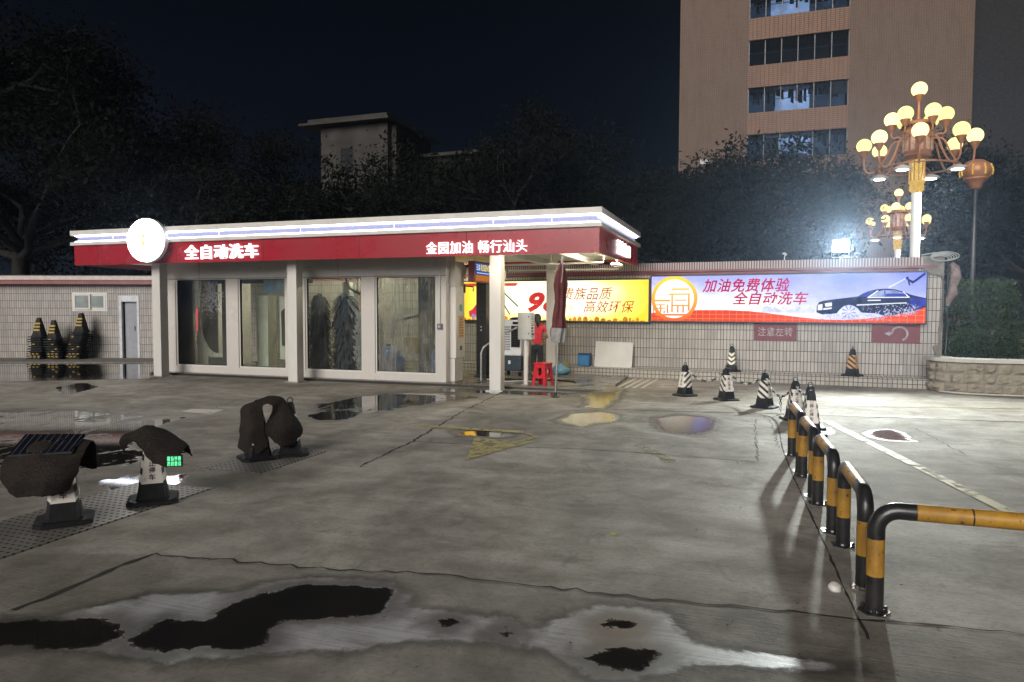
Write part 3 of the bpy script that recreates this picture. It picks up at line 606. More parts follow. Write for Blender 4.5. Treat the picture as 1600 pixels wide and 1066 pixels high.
mb = MB(); mb.box(-.11, -.06, .111, D-.06, ZB, 3.234); mb.box(-L+.07, -L+.12, .111, D-.06, ZB, 3.234); mb.box(-L+.121, -.111, D-.11, D-.06, 2.88, 3.234); mb.build('side_fascia', mat('lit_red_panel', (.42, .018, .024), .3, var=.15, scale=1), cw)  # end panels use a brighter red for the light they catch
mb = MB()
for x in (-12.55, -10.1, -7.65, -5.2, -2.75): mb.box(x-.006, x+.006, .056, .0595, ZB, 3.234)
mb.build('fascia_seam', mat('seam_dark', (.10, .01, .014), .6), cw)  # dark red strips drawn as the panel seams
for x in (-12.1, -8.9, -6.7, -4.4, -2.2, -1.0): MB().box(x-.005, x+.005, .114, .1195, 3.343, 3.462).build('band_seam', M['white'], cw)
mb = MB(); mb.box(-L+.125, -.115, .115, D-.115, 2.93, 2.97); mb.build('soffit', M['soffit'], cw)
for x in (-12.2, -2.25, -1.1): MB().box(x-.06, x+.06, .12, D-.12, 2.80, 2.93).build('soffit_beam', M['soffit'], cw)
PP = lambda p, r: MB().tube(p, r).build('ceiling_pipe', M['white'], cw, smooth=True, auto=40)
PP([(-2.9, 2.6, 2.72), (-1.45, 2.6, 2.72), (-.5, 2.6, 2.74), (-.5, 2.6, 2.93)], .025); PP([(-.85, .3, 2.93), (-.85, .3, 2.80), (-.12, .3, 2.80)], .02); PP([(-1.7, 2.6, 2.72), (-1.7, 2.6, 2.93)], .03)
PP([(-3.2, 3.9, 2.66), (-.4, 3.9, 2.66)], .022)
posts = [(-11.32, .50, 'a'), (-7.36, .50, 'b'), (-2.43, .50, 'c'), (-2.30, 4.22, 'd'), (-11.9, 4.2, 'e')]
for x, y, _ in posts:
    mb = MB(); mb.box(x, x+.25, y, y+.25, 0, 2.932); p = mb.build('post', M['white'], cw, bevel=.012)
    MB().box(x-.06, x+.31, y-.06, y+.31, 0, .022).build('base_plate', M['steel'], p, bevel=.003)
# glazed front: frame members butted end to end, at v = 1.25
G = 1.25
wins = [(-11.34, -9.73), (-9.37, -7.98), (-7.42, -5.87), (-5.53, -3.98)]
edges = [-11.62] + [e for w_ in wins for e in w_] + [-3.74]
for i in range(0, len(edges), 2): MB().box(edges[i], edges[i+1], G, G+.14, .05, 2.44).build('mullion', M['panel'], cw, bevel=.006)
mb = MB(); mb.box(-11.62, -3.74, G, G+.14, 2.44, 2.93); mb.build('header', M['panel'], cw)
for w_ in wins: MB().box(w_[0], w_[1], G+.004, G+.14, .05, .215).build('sill_panel', M['panel'], cw)
mb = MB()
for x in (-10.55, -7.7, -6.5): mb.box(x-.004, x+.004, G-.003, G-.0005, 2.44, 2.93)
for x in (-8.72, -8.66, -7.32, -7.26): mb.box(x-.012, x+.012, G-.004, G-.0005, 2.66, 2.69)
mb.box(-11.62, -3.74, G-.006, G-.0005, 2.425, 2.437)
mb.build('panel_joint', mat('joint_dark', (.14, .13, .12), .7), cw)
for i, (a, b) in enumerate(wins):
    f = MB().frame(a, b, .215, 2.44, .035, G+.03, G+.11).build('window', M['white'], cw, bevel=.004)
    MB().box(a+.035, b-.035, G+.066, G+.074, .25, 2.405).build('pane', M['glass%d' % i], f)
    MB().frame(a+.035, b-.035, .25, 2.405, .012, G+.045, G+.09).build('gasket', M['black'], f)
MB().box(-3.88, -3.74, G+.14, 1.75, .05, 2.93).build('end_wall', M['panel'], cw)
MB().box(-11.62, -11.5, G+.14, 4.3, .05, 2.93).build('end_wall', M['panel'], cw)
mb = MB(); mb.tube([(-3.88, G-.03, 2.9), (-3.88, G-.03, 1.36)], .016); mb.build('conduit', M['white'], cw, smooth=True)
mb = MB(); mb.box(-3.94, -3.82, G-.06, G-.001, 1.24, 1.36); sw = mb.build('switch_box', mat('switch_grey', (.10, .11, .12), .45), cw, bevel=.01)
MB().box(-3.91, -3.85, G-.066, G-.061, 1.27, 1.33).build('cover', mat('switch_cover', (.35, .37, .36), .4), sw)
# the floor of the wash: a wet slab one step up
m, n, out = newmat('wet_slab'); ge = n.n('NewGeometry'); pos = ge.outputs['Position']
f = n.step(n.noise(pos, 1.3, 6, .65, .8), .42, .6); g = n.noise(pos, 40, 4, .7)
b = n.n('BsdfPrincipled'); n.l(n.mix(f, (.17, .155, .13), (.045, .042, .038)), b.inputs['Base Color']); n.l(n.fmix(f, .5, .10), b.inputs['Roughness'])
bp = n.n('Bump'); bp.inputs['Strength'].default_value = .25; bp.inputs['Distance'].default_value = .006; n.l(g, bp.inputs['Height']); n.l(bp.outputs[0], b.inputs['Normal']); n.l(b.outputs[0], out.inputs[0])
WETSLAB = m
fl = MB(); fl.slab([(-12, 1.02), (-3.3, 1.02), (.10, 1.0), (.32, 1.1), (-.1, 1.9), (-.2, 4.3), (-12, 4.3)], 0.0, .055)
o = fl.build('wash_floor', WETSLAB, cw)
mb = MB(); mb.slab([(-11.9, .985), (-3.3, .985), (.12, .965), (.12, .998), (-3.3, 1.018), (-11.9, 1.018)], 0, .05); mb.build('floor_edge', mat('wet_dark_edge', (.03, .028, .026), .35, var=.4), cw)

# illuminated lettering on the fascia
def letters(name, label, body, x, z, w_, h_, rot=(math.pi/2, 0, 0), y=.03, bold=.03, depth=.02):
    t = thing(name, label, 'lettering', SO, -TH)
    text('letter_face', body, M['sign_white'], t, (x, y, z), w_, h_, rot, bold, 0, depth); return t
letters('channel_lettering', 'glowing white lettering of five thick characters beside the round sign on red fascia', '全自动洗车', -9.82, 2.815, 2.06, .335, bold=.014)
letters('channel_lettering', 'glowing white lettering of eight characters over the open bay on red fascia', '金园加油 畅行汕头', -3.62, 2.80, 2.15, .245, bold=-.004)
t = letters('channel_lettering', 'short white lettering on the narrow bright red end of the fascia', '洗车入口', -.03, 2.87, 1.55, .30, rot=(math.pi/2, 0, math.pi/2), bold=.012)
for ch in t.children: ch.location = (-.03, 1.75, 2.86)

# round lit sign
rs = thing('round_sign', 'round blazing white lit sign standing in front of the red fascia', 'sign', S(-10.72, -.16, 3.27), -TH+.12)
prof = [(.50, -.06), (.515, -.05), (.515, .05), (.50, .06)]
MB().lathe(prof, 48, Matrix.Rotation(math.pi/2, 4, 'X')).build('rim', M['white'], rs, smooth=True, auto=40)
mb = MB(); mb.lathe([(.495, .06), (.495, .068), (.44, .082)], 48, Matrix.Rotation(math.pi/2, 4, 'X')); mb.build('lit_face', emit('disc_light', (1.0, .985, .90), 34.0), rs, smooth=True, auto=60)
YL = emit('disc_gold', (1.0, .82, .06), 1.5)
mb = MB()
for x0, x1, z0, z1 in [(-.10, .0, .06, .14), (-.10, -.0, -.12, -.02), (-.12, .12, .18, .20), (-.09, .1, -.17, -.15), (.08, .11, -.15, .10), (-.06, -.03, -.15, .18)]: mb.box(x0, x1, -.088, -.0835, z0, z1)
mb.build('emblem', YL, rs)
MB().tube([(0, .06, -.2), (0, .2, -.2)], .05).build('bracket', M['steel'], rs, smooth=True, auto=40)

def floodlamp(name, label, loc, rz, tilt, w_, h_, strength, col, spot=0, bracket=True, size=R_(132), lens=None, aimy=-1):
    o = thing(name, label, 'floodlight', loc, rz)
    Rm = Matrix.Rotation(tilt, 4, 'X')
    mb = MB(); mb.box(-w_/2, w_/2, 0, .07, -h_/2, h_/2, Rm); mb.box(-w_/2*.7, w_/2*.7, .07, .11, -h_/2*.7, h_/2*.7, Rm); mb.build('housing', M['white'], o, bevel=.008)
    MB().box(-w_/2+.012, w_/2-.012, -.006, -.001, -h_/2+.012, h_/2-.012, Rm).build('lens', emit(name+'_light', col, strength), o)
    if bracket:
        mb = MB(); mb.tube([(-w_/2-.02, .04, 0), (-w_/2-.02, .04, -h_*.9), (w_/2+.02, .04, -h_*.9), (w_/2+.02, .04, 0)], .012, 6); mb.tube([(0, .04, -h_*.9), (0, .04, -h_*1.25)], .02, 8); mb.build('bracket', M['steel'], o)
    if spot:
        l = bpy.data.lights.new('lamp_light', 'SPOT'); l.energy = spot; l.spot_size = size; l.spot_blend = 1.0; l.shadow_soft_size = .14; l.color = col
        q = bpy.data.objects.new('lamp_light', l); C.objects.link(q); q.parent = o; q.location = Rm @ Vector((0, -.06, 0)); q.rotation_euler = (-math.pi/2+tilt, 0, 0)
    return o
FLOOD = 2900
floodlamp('wall_floodlight', 'dazzling white floodlight on the wall capping above the blue billboard', W(4.56, .12, 3.14), -TW+.28, .08, .34, .28, 150.0, (.93, 1.0, .95), FLOOD)
floodlamp('small_floodlight', 'small white floodlight under the canopy edge left of the first post', S(-11.9, 1.6, 2.64), -TH+.2, .5, .22, .12, 14.0, (1, 1, 1), 60, bracket=False)
sc_ = thing('security_lamp', 'small pale gooseneck lamp on the wall capping at the blue billboard', 'lamp', W(3.36, .1, 2.84), -TW)
mb = MB(); mb.tube([(0, 0, 0), (0, 0, .09), (.02, -.02, .13), (.05, -.05, .15)], .012, 8); mb.build('stem', M['white'], sc_)
mb = MB(); mb.lathe([(.02, .06), (.05, .03), (.055, 0), (.0, .0)], 12, Matrix.Translation((-.01, -.05, .13)) @ Matrix.Rotation(.5, 4, 'Y')); mb.build('lamp_head', M['white'], sc_, smooth=True, auto=50)
sl2 = thing('eave_lamp', 'small twin white floodlight hanging at the bright red end of the canopy', 'floodlight', S(-.25, 2.9, 2.74), -TH)
mb = MB(); mb.tube([(0, 0, .19), (0, 0, 0)], .02, 8); mb.build('stem', M['white'], sl2)
for s_ in (-1, 1): MB().box(-.1, .1, -.03, .03, -.06, 0, Matrix.Translation((0, s_*.16, -.02)) @ Matrix.Rotation(s_*.5, 4, 'X')).build('lamp_head', M['white'], sl2, bevel=.008)
# ------------------------------------------------------------------ machines inside the wash
GW = mat('gantry_white', (.78, .80, .68), .35, var=.2, scale=3); GD = mat('gantry_dark', (.03, .033, .036), .45, var=.4, scale=5)
ga = thing('wash_gantry', 'pale wash machine frame with curved dark side guards behind the two left panes', 'wash machine', S(-.42, 0), -TH)
def curve(x0, z0, x1, z1, k=12, p=2.2, flip=False):
    return [(x0+(x1-x0)*((i/k)**p if not flip else 1-(1-i/k)**p), z0+(z1-z0)*i/k) for i in range(k+1)]
mb = MB(); cv = [(-10.86, 1.95), (-10.85, 1.5), (-10.80, 1.15), (-10.70, .85), (-10.56, .63), (-10.42, .53), (-10.30, .50)]
mb.prism([(-10.95, .06), (-10.58, .06), (-10.58, .40), (-10.0, .40), (-10.0, .47), (-10.30, .50)] + cv[::-1] + [(-10.95, 1.95)], 2.0, 2.06); mb.build('side_guard', GW, ga)
mb = MB(); mb.prism([(-10.3, .505)] + cv[:-1][::-1] + [(-10.75, 2.45), (-10.28, 2.45), (-10.28, .505)], 2.02, 2.05); mb.build('dark_guard', GD, ga)
mb = MB(); mb.box(-9.9, -9.72, 1.75, 2.1, .06, 2.6); mb.box(-10.55, -10.0, 2.0, 2.3, .06, .39); mb.build('motor_cover', GD, ga, bevel=.02)
mb = MB(); mb.box(-9.02, -8.66, 2.0, 2.35, .06, 2.02); mb.build('column', GW, ga, bevel=.015)
mb = MB(); mb.box(-10.9, -7.7, 2.2, 2.6, 2.35, 2.75); mb.build('top_beam', GD, ga, bevel=.02)
mb = MB(); mb.prism([(-8.22, .40), (-7.66, .40), (-7.66, 2.02), (-7.78, 1.98)] + [(-7.78, 1.4), (-7.82, 1.1), (-7.90, .86), (-8.02, .74), (-8.16, .74), (-8.18, 1.6), (-7.98, 1.78), (-7.98, 1.98), (-8.22, 2.0)], 1.9, 1.96); mb.build('side_guard', GW, ga)
mb = MB(); mb.prism([(-8.16, .75), (-8.03, .75), (-7.91, .87), (-7.83, 1.1), (-7.79, 1.4), (-7.79, 1.95), (-7.98, 1.9), (-8.17, 1.6)], 1.97, 2.0); mb.build('dark_guard', GD, ga)
mb = MB(); mb.frame(-8.62, -8.24, 1.2, 2.0, .03, 2.7, 2.73); mb.box(-8.62, -7.7, 2.68, 2.7, 1.17, 1.2); mb.build('rail_frame', M['steel'], ga)
mb = MB(); mb.box(-8.55, -8.15, 1.7, 2.0, 2.08, 2.44); mb.build('spray_bar', mat('pale_blue_plastic', (.22, .34, .52), .3), ga, bevel=.02)
led = thing('stop_signal', 'small glowing red stop lamp on the wash machine seen through the leftmost pane', 'signal lamp', S(-11.26, 1.93, 1.42), -TH)
MB().box(-.045, .045, -.03, .03, -.35, .30).build('housing', GD, led, bevel=.01)
mb = MB()
for k in range(7): mb.lathe([(.024-.002*abs(k-3), -.04), (.024, -.034), (.0, -.030)], 10, Matrix.Translation((0, 0, -.28+.09*k)) @ Matrix.Rotation(0, 4, 'X'))
mb.build('lamp', emit('red_signal', (1.0, .03, .02), 6.0), led)
MB().box(-.012, .012, -.036, -.031, -.33, .28).build('light_slot', emit('red_signal_strip', (1.0, .02, .03), 3.5), led)
fo = thing('foam_patch', 'pale pinkish foam clinging to the inside of the leftmost pane', 'foam', S(-10.48, G+.10, 0), -TH)
rnd = random.Random(21); mb = MB()
for k in range(420):
    z = rnd.triangular(1.3, 2.39, 2.3); x = rnd.gauss(.15, .15)*(1.2 if z < 2.1 else .8); r = rnd.uniform(.008, .032)*(1 if z > 1.6 else .6); an = rnd.uniform(0, 6)
    if not -.25 < x < .62: continue
    mb.add([(x+r*rnd.uniform(.6, 1.3)*math.cos(an+j*1.047), -.004-.0004*(k % 7), z+r*rnd.uniform(.6, 1.6)*math.sin(an+j*1.047)) for j in range(6)], [tuple(range(6))])
mb.build('foam_film', mat('dry_foam', (.48, .42, .46), .8, var=.4, scale=10), fo)

def brush(name, label, u, v, r, z0, z1, colm, n=900, tip=.25, horiz=False, seed=1, cat='brush', flat=False):
    t = thing(name, label, cat, S(u, v, .055), -TH); rnd = random.Random(seed)
    mb = MB(); mb.tube([(0, 0, z0), (0, 0, z1)], .06, 10)
    mb.build('core', GD, t)
    mb = MB(); nr = 1500
    for k in range(nr):
        z = rnd.uniform(z0+.02, z1-.04); a = rnd.uniform(0, 6.283)
        rr = r*rnd.uniform(.72, 1.05)*(1-tip*max(0, (z-(z1-.5*r*2))/(r*1.0))**2 if z > z1-r else 1)
        dx, dy = math.cos(a), math.sin(a); w = rnd.uniform(.012, .028); dr = rnd.uniform(.05, .30)
        tw = rnd.uniform(-.5, .5)
        p0 = Vector((dx*.05, dy*.05, z)); p1 = Vector((dx*rr*.6, dy*rr*.6, z-.02)); p2 = Vector((dx*rr, dy*rr, z-dr))
        s_ = Vector((-dy, dx, tw)).normalized()*w
        mb.add([p0-s_*.4, p0+s_*.4, p1+s_, p1-s_, p2+s_*.8, p2-s_*.8], [(0, 1, 2, 3), (3, 2, 4, 5)])
    mb.build('bristles', colm, t)
    return t
NAVY = mat('navy_bristle', (.020, .028, .055), .6, var=.5, scale=30, col2=(.06, .075, .11)); BLUE = mat('blue_bristle', (.02, .13, .50), .5, var=.4, scale=20, col2=(.07, .26, .62))
brush('wash_brush', 'tall dark navy wash brush at the left edge of the third pane', -7.42, 1.85, .30, 0, 2.0, NAVY, seed=2)
brush('wash_brush', 'broad dark navy wash brush in the middle of the third pane', -6.70, 1.9, .40, 0, 2.0, NAVY, seed=3)
brush('wash_brush', 'rounded bright blue low wheel brush behind the fourth pane', -5.52, 1.85, .42, .06, .80, BLUE, seed=4)
brush('wash_brush', 'narrow bluish brush at the right edge of the fourth pane', -4.28, 1.95, .16, .02, .75, BLUE, seed=6)
fr = thing('brush_frame', 'grey steel brush carriage with hose behind the third pane', 'wash machine', SO, -TH)
mb = MB(); mb.box(-7.3, -5.9, 2.5, 2.6, 2.02, 2.08); mb.box(-6.78, -6.72, 2.5, 2.58, .06, 2.5); mb.box(-6.1, -6.02, 2.45, 2.6, .06, 2.5); mb.build('frame', M['steel'], fr)
MB().tube([(-6.9, 2.2, 2.5), (-6.8, 2.2, 2.2), (-6.5, 2.2, 2.06), (-6.3, 2.2, 2.2), (-6.1, 2.2, 2.4)], .035, 8).build('hose', M['black'], fr, smooth=True)
mb = MB(); mb.box(-7.05, -6.85, 2.3, 2.5, 1.95, 2.35); mb.build('motor', M['grey'], fr, bevel=.02)
wb_ = thing('white_brush', 'ragged whitish brush strands at the right of the third pane', 'brush', S(-6.18, 1.75, .055), -TH)
rnd = random.Random(9); mb = MB()
for k in range(260):
    z = rnd.uniform(.15, 1.45); x = rnd.gauss(0, .05)+(.08 if k % 3 == 0 else -.05); y = rnd.uniform(-.1, .1); l = rnd.uniform(.05, .16)
    mb.add([(x-.006, y, z), (x+.006, y, z), (x+.06*rnd.choice((-1, 1))+.006, y-.03, z+l), (x+.06*rnd.choice((-1, 1)), y-.03, z+l)], [(0, 1, 2, 3)])
mb.tube([(0, 0, 0), (0, 0, 1.3)], .02); mb.lathe([(.08, 0), (.08, .08), (.05, .1), (.05, .2), (.03, .22)], 12)
mb.build('strands', mat('white_strands', (.42, .43, .44), .6, var=.4), wb_)
dp = thing('entry_column', 'dark steel column standing in the wash entrance below the hanging sign', 'column', S(-3.55, 3.0, .055), -TH)
MB().box(-.13, .13, -.12, .12, 0, 2.42).build('column', M['darksteel'], dp, bevel=.01)
mb = MB(); mb.box(-.16, .16, -.15, .15, 0, .02); mb.build('base_plate', M['darksteel'], dp)
mb = MB()
for z in (1.12, 1.2): mb.lathe([(.02, -.01), (.02, 0), (0, .004)], 10, Matrix.Translation((0, -.125, z)) @ Matrix.Rotation(math.pi/2, 4, 'X'))
mb.build('sensor', M['steel'], dp)
mb = MB(); mb.tube([(.1, .1, 2.38), (.45, .7, 1.5)], .016, 6); mb.tube([(.1, .16, 2.38), (.6, .9, 1.7)], .016, 6); mb.build('cable', M['black'], dp)

dy = thing('dryer_column', 'dark dryer tower with a pale tray standing behind the misted fourth pane', 'wash machine', S(-4.78, 2.5, .055), -TH)
MB().box(-.20, .20, -.15, .15, 0, 2.6).build('tower', GD, dy, bevel=.02); MB().box(-.62, -.21, -.1, .1, .55, .95).build('tray', mat('tray_ochre', (.40, .30, .12), .5, var=.3), dy, bevel=.01)
mb = MB(); mb.tube([(-.9, 0, 1.35), (-.2, 0, 1.5)], .05); mb.tube([(-.9, 0, 1.35), (-1.0, 0, .9)], .05); mb.build('nozzle_arm', GD, dy)

# entrance portals: white sheet-metal columns with scrolled heads
def portal(label, u, v, notices):
    t = thing('entry_portal', label, 'machine column', S(u, v, .055), -TH)
    mb = MB(); mb.box(-.10, .10, 0, .46, 0, .52); mb.build('plinth', M['white'], t, bevel=.012)
    mb = MB(); mb.box(-.12, .14, -.02, .48, .525, 2.14); mb.build('body', M['white'], t, bevel=.02)
    pr = [(-.02, 2.145), (.48, 2.145), (.48, 2.33), (.46, 2.36), (.52, 2.42), (.60, 2.46), (.62, 2.52), (.60, 2.60), (.52, 2.66), (.40, 2.70), (-.02, 2.70)]
    mb = MB(); mb.prism(pr, -.12, .13, Matrix.Rotation(math.pi/2, 4, 'Z')); mb.build('scroll_head', M['white'], t, bevel=.008)
    if notices:
        mb = MB(); mb.lathe([(.085, 0), (.085, .006)], 20, Matrix.Translation((.141, .24, 1.66)) @ Matrix.Rotation(math.pi/2, 4, 'Y')); mb.build('round_sticker', mat('green_sticker', (.10, .42, .34), .4), t)
        MB().box(.141, .147, .12, .40, .98, 1.48).build('notice', mat('orange_notice', (.62, .42, .20), .5), t)
        mb = MB()
        for r in range(7):
            for c in range(5):
                if r == 0 and c in (0, 4): continue
                mb.box(.148, .1495, .14+c*.05, .175+c*.05, 1.01+(6-r)*.062, 1.04+(6-r)*.062)
        mb.build('notice_print', mat('notice_red', (.40, .10, .04), .6), t)
        mb = MB(); mb.box(.141, .17, .2, .24, .70, .80); mb.build('latch', M['darksteel'], t, bevel=.006)
        mb = MB(); mb.box(-.06, -.02, .30, .34, 2.0, 2.2, Matrix.Translation((.2, .1, 0))); mb.tube([(.14, .45, 2.16), (.34, .5, 2.14), (.34, .5, 2.04)], .016, 6); mb.build('camera_arm', M['darksteel'], t)
    return t
portal('white wash entrance column with orange notice, green round sticker and scrolled head', -3.72, 1.46, True)
portal('white wash entrance column with scrolled head half hidden behind the bay post', -3.55, 3.75, False)
rsn = thing('hanging_sign', 'blue and orange box sign with yellow letters hung across the wash entrance', 'sign', S(-3.28, 1.80, 2.30), -TH)
MB().box(-.16, 0, 0, 1.75, 0, .48).build('box', M['maroonmetal'], rsn, bevel=.015)
MB().box(.001, .007, .06, 1.70, .17, .44).build('blue_panel', emit('sign_blue', (.03, .10, .42), .85), rsn)
MB().box(.001, .007, .06, 1.70, .035, .166).build('orange_panel', emit('sign_orange', (.62, .20, .03), .8), rsn)
YE = emit('sign_yellow', (.95, .72, .05), 1.0)
text('lettering', 'RISENSE', YE, rsn, (.011, .36, .265), .66, .15, rot=(math.pi/2, 0, math.pi/2), bold=.03)
text('lettering', '日森', emit('sign_text_white', (.8, .85, .9), 1.0), rsn, (.011, .10, .265), .22, .15, rot=(math.pi/2, 0, math.pi/2), bold=.01)
mb = MB(); mb.box(  .008, .0095, .12, .9, .205, .225); mb.build('underline', emit('sign_line', (.7, .75, .8), .9), rsn)
mb = MB(); mb.tube([(-.08, .2, .48), (-.08, .2, .62)], .015); mb.tube([(-.08, 1.5, .48), (-.08, 1.5, .62)], .015); mb.build('hanger', M['steel'], rsn)

# unseen tube lamps added to light the wash hall and open bay
def added_tube_lamp(label, u, v, z, ln, e):
    t = thing('added_tube_lamp', label, 'lamp', S(u, v, z), -TH)
    MB().box(-ln/2, ln/2, -.05, .05, .03, .08).build('housing', M['white'], t, bevel=.006)
    MB().tube([(-ln/2+.03, 0, 0), (ln/2-.03, 0, 0)], .02, 10).build('tube', emit('tube_light', (1.0, .96, .72), e), t); return t  # glowing tube of the added unseen lamp
added_tube_lamp('added unseen tube lamp on the wash ceiling behind the second pane', -9.6, 2.9, 2.80, 1.6, 420)
added_tube_lamp('added unseen tube lamp on the wash ceiling behind the fourth pane', -5.9, 2.6, 2.80, 1.6, 230)
added_tube_lamp('added unseen tube lamp behind the red fascia of the open bay', -1.5, .24, 2.84, 1.8, 110)
t = added_tube_lamp('added unseen tube lamp along the bright red end of the open bay', -.28, 2.3, 2.86, 1.8, 170); t.rotation_euler = (0, 0, -TH+math.pi/2)

# ------------------------------------------------------------------ the open bay
ac = thing('air_cooler', 'tall white evaporative air cooler on a dark water tank beside the bay post', 'air cooler', S(-2.86, 3.35, .055), -TH-.15); ac.scale = (1.05, 1.05, 1.07)
mb = MB(); mb.box(-.30, .30, -.24, .24, .12, .46); mb.build('tank', mat('tank_dark', (.03, .045, .06), .35, var=.3), ac, bevel=.03)
mb = MB(); mb.box(-.29, .29, -.23, .23, .465, 1.28); mb.build('cabinet', mat('cooler_white', (.66, .68, .69), .35, var=.1), ac, bevel=.03)
mb = MB()
for k in range(10): mb.box(-.25+.0, -.25+.26, -.236, -.232, .60+k*.056, .628+k*.056)
for k in range(9): mb.box(-.252+k*.031, -.246+k*.031, -.238, -.2365, .58, 1.15)
mb.build('side_grille', mat('grille_grey', (.25, .27, .28), .5), ac)
MB().box(.04, .27, -.236, -.232, .66, 1.15).build('outlet', M['black'], ac)
mb = MB()
for k in range(9): mb.box(.045, .265, -.262, -.238, .68+k*.053, .690+k*.053)
mb.build('louvre', M['darksteel'], ac)
mb = MB(); mb.box(.08, .24, -.237, -.232, 1.18, 1.24); mb.build('control_panel', M['black'], ac, bevel=.004)
for sx_ in (-.24, .24):
    for sy in (-.18, .18): MB().lathe([(.05, -.02), (.05, .02)], 12, Matrix.Translation((sx_, sy, .052)) @ Matrix.Rotation(math.pi/2, 4, 'Y')).build('wheel', M['black'], ac)
MB().box(-.03, .03, -.244, -.2405, .28, .36).build('sticker', M['white'], ac)
rg_ = thing('folded_rag', 'dark crumpled rag lying on top of the white air cooler', 'rag', S(-2.8, 3.4, 1.43), -TH)
mb = MB(); mb.lathe([(.20, 0), (.19, .03), (.12, .055), (.04, .06)], 18, fn=lambda a, z: 1+.18*math.sin(3*a)+.1*math.sin(7*a+z*40)); mb.build('cloth', M['black'], rg_, smooth=True)

eb = thing('control_cabinet', 'grey electrical control cabinet with paper notices on a white post', 'control box', S(-1.93, 1.35, .055), -TH-.12)
MB().tube([(0, .05, 0), (0, .05, .98)], .052, 16).build('post', M['white'], eb, smooth=True, auto=40)
MB().box(-.09, .09, -.04, .14, 0, .015).build('base_plate', M['steel'], eb)
MB().box(-.15, .15, -.06, .16, .98, 1.56).build('cabinet', M['grey'], eb, bevel=.012)
mb = MB(); mb.box(-.135, .135, -.066, -.0605, .995, 1.545); d_ = mb.build('door', M['grey'], eb, bevel=.004)
mb = MB()
for z in (1.10, 1.46): mb.box(.10, .125, -.078, -.067, z, z+.03)
mb.build('lock', M['darksteel'], d_)
mb = MB(); mb.box(.1505, .153, -.05, .15, .995, 1.545); pn = mb.build('notice_sheet', mat('paper', (.66, .66, .64), .7), eb)
rnd = random.Random(4); mb = MB(); z = 1.52
while z > 1.02:
    h_ = rnd.choice((.012, .02, .05)); mb.box(.1535, .1545, -.03+rnd.uniform(0, .02), rnd.uniform(.06, .14), z-h_, z); z -= h_+rnd.uniform(.012, .03)
mb.build('notice_print', mat('notice_ink', (.05, .06, .08), .7), pn)

st = thing('plastic_stool', 'red plastic stool with oval side holes standing in the open bay', 'stool', S(-1.57, 1.50, .055), -TH-.25)
PR = mat('red_plastic', (.50, .018, .028), .30, var=.15, scale=8)
def hole_panel(mb, wb, wt, hh, z0, rx, rz_, zc, y, th, M_):
    n = 24; out = []; inn = []
    for k in range(n):
        a = 2*math.pi*k/n; c, s_ = math.cos(a), math.sin(a)
        inn.append((rx*c, zc+rz_*s_))
        q = 1/max(abs(c), abs(s_)); zz = (s_*q+1)/2; w_ = wb+(wt-wb)*zz
        out.append((w_*c*q, z0+hh*zz))
    vs = []; fs = []
    for yy in (y, y+th):
        for p in out+inn: vs.append((p[0], yy+(0.0), p[1]))
    o2 = 2*n
    for k in range(n):
        k2 = (k+1) % n
        fs += [(k, k2, n+k2, n+k), (o2+k, o2+n+k, o2+n+k2, o2+k2), (n+k, n+k2, o2+n+k2, o2+n+k), (k, o2+k, o2+k2, k2)]
    mb.add(vs, fs, M_)
mb = MB()
for k in range(4):
    hole_panel(mb, .145, .125, .30, .155, .055, .085, .30, 0, .012, Matrix.Rotation(k*math.pi/2, 4, 'Z') @ Matrix.Translation((0, -.165, 0)) @ Matrix.Rotation(-.07, 4, 'X'))
mb.build('skirt', PR, st, bevel=.003)
mb = MB(); mb.box(-.155, .155, -.155, .155, .455, .475); mb.box(-.145, .145, -.145, .145, .475, .485); mb.build('seat', PR, st, bevel=.012)
for sx_ in (-1, 1):
    for sy in (-1, 1):
        mb = MB(); x0, y0, x1, y1 = sx_*.178, sy*.178, sx_*.138, sy*.138
        for (w0, w1, d0, d1) in ((.06, .06, .014, .014),):
            for ax in (0, 1):
                b = [(x0, y0), (x0-sx_*(.07 if ax == 0 else .014), y0-sy*(.014 if ax == 0 else .07))]
                t_ = [(x1, y1), (x1-sx_*(.07 if ax == 0 else .014), y1-sy*(.014 if ax == 0 else .07))]
                vs = [(b[0][0], b[0][1], 0), (b[1][0], b[0][1], 0), (b[1][0], b[1][1], 0), (b[0][0], b[1][1], 0), (t_[0][0], t_[0][1], .46), (t_[1][0], t_[0][1], .46), (t_[1][0], t_[1][1], .46), (t_[0][0], t_[1][1], .46)]
                mb.add(vs, [(3, 2, 1, 0), (4, 5, 6, 7), (0, 1, 5, 4), (1, 2, 6, 5), (2, 3, 7, 6), (3, 0, 4, 7)])
        mb.build('leg', PR, st)

um = thing('folded_parasol', 'closed maroon parasol with pale hem hanging on a thin steel pole at the bay front', 'parasol', S(-.88, .0, 0), -TH)
um.rotation_euler = (0, R_(2.6), -TH)
MB().tube([(0, 0, 0), (0, 0, 2.70)], .021, 10).build('pole', M['steel'], um, smooth=True)
MB().lathe([(.09, 0), (.09, .02), (.035, .035), (.03, .10)], 16).build('foot', M['darksteel'], um)
def pleat(a, z):
    q = (2.7-z)/1.7
    return 1+.34*math.sin(6*a+2.2*math.sin(z*2.4)+z)+.13*math.sin(13*a+z*9)+.10*math.sin(2*a+z*3.5)
def cloth(z0, z1, n_, rf):
    mb = MB(); mb.lathe([(rf(z0+(z1-z0)*i/n_), z0+(z1-z0)*i/n_) for i in range(n_+1)], 40, fn=pleat, caps=False); return mb
rf = lambda z: .026+.068*min(1, (2.68-z)/.5)+.018*math.sin(z*6)-.03*max(0, (z-1.9))*(1.2)
cloth(1.33, 2.68, 34, rf).build('canopy', mat('maroon_canvas', (.13, .028, .030), .85, var=.35, scale=6, bump=.3, bscale=50), um, smooth=True)
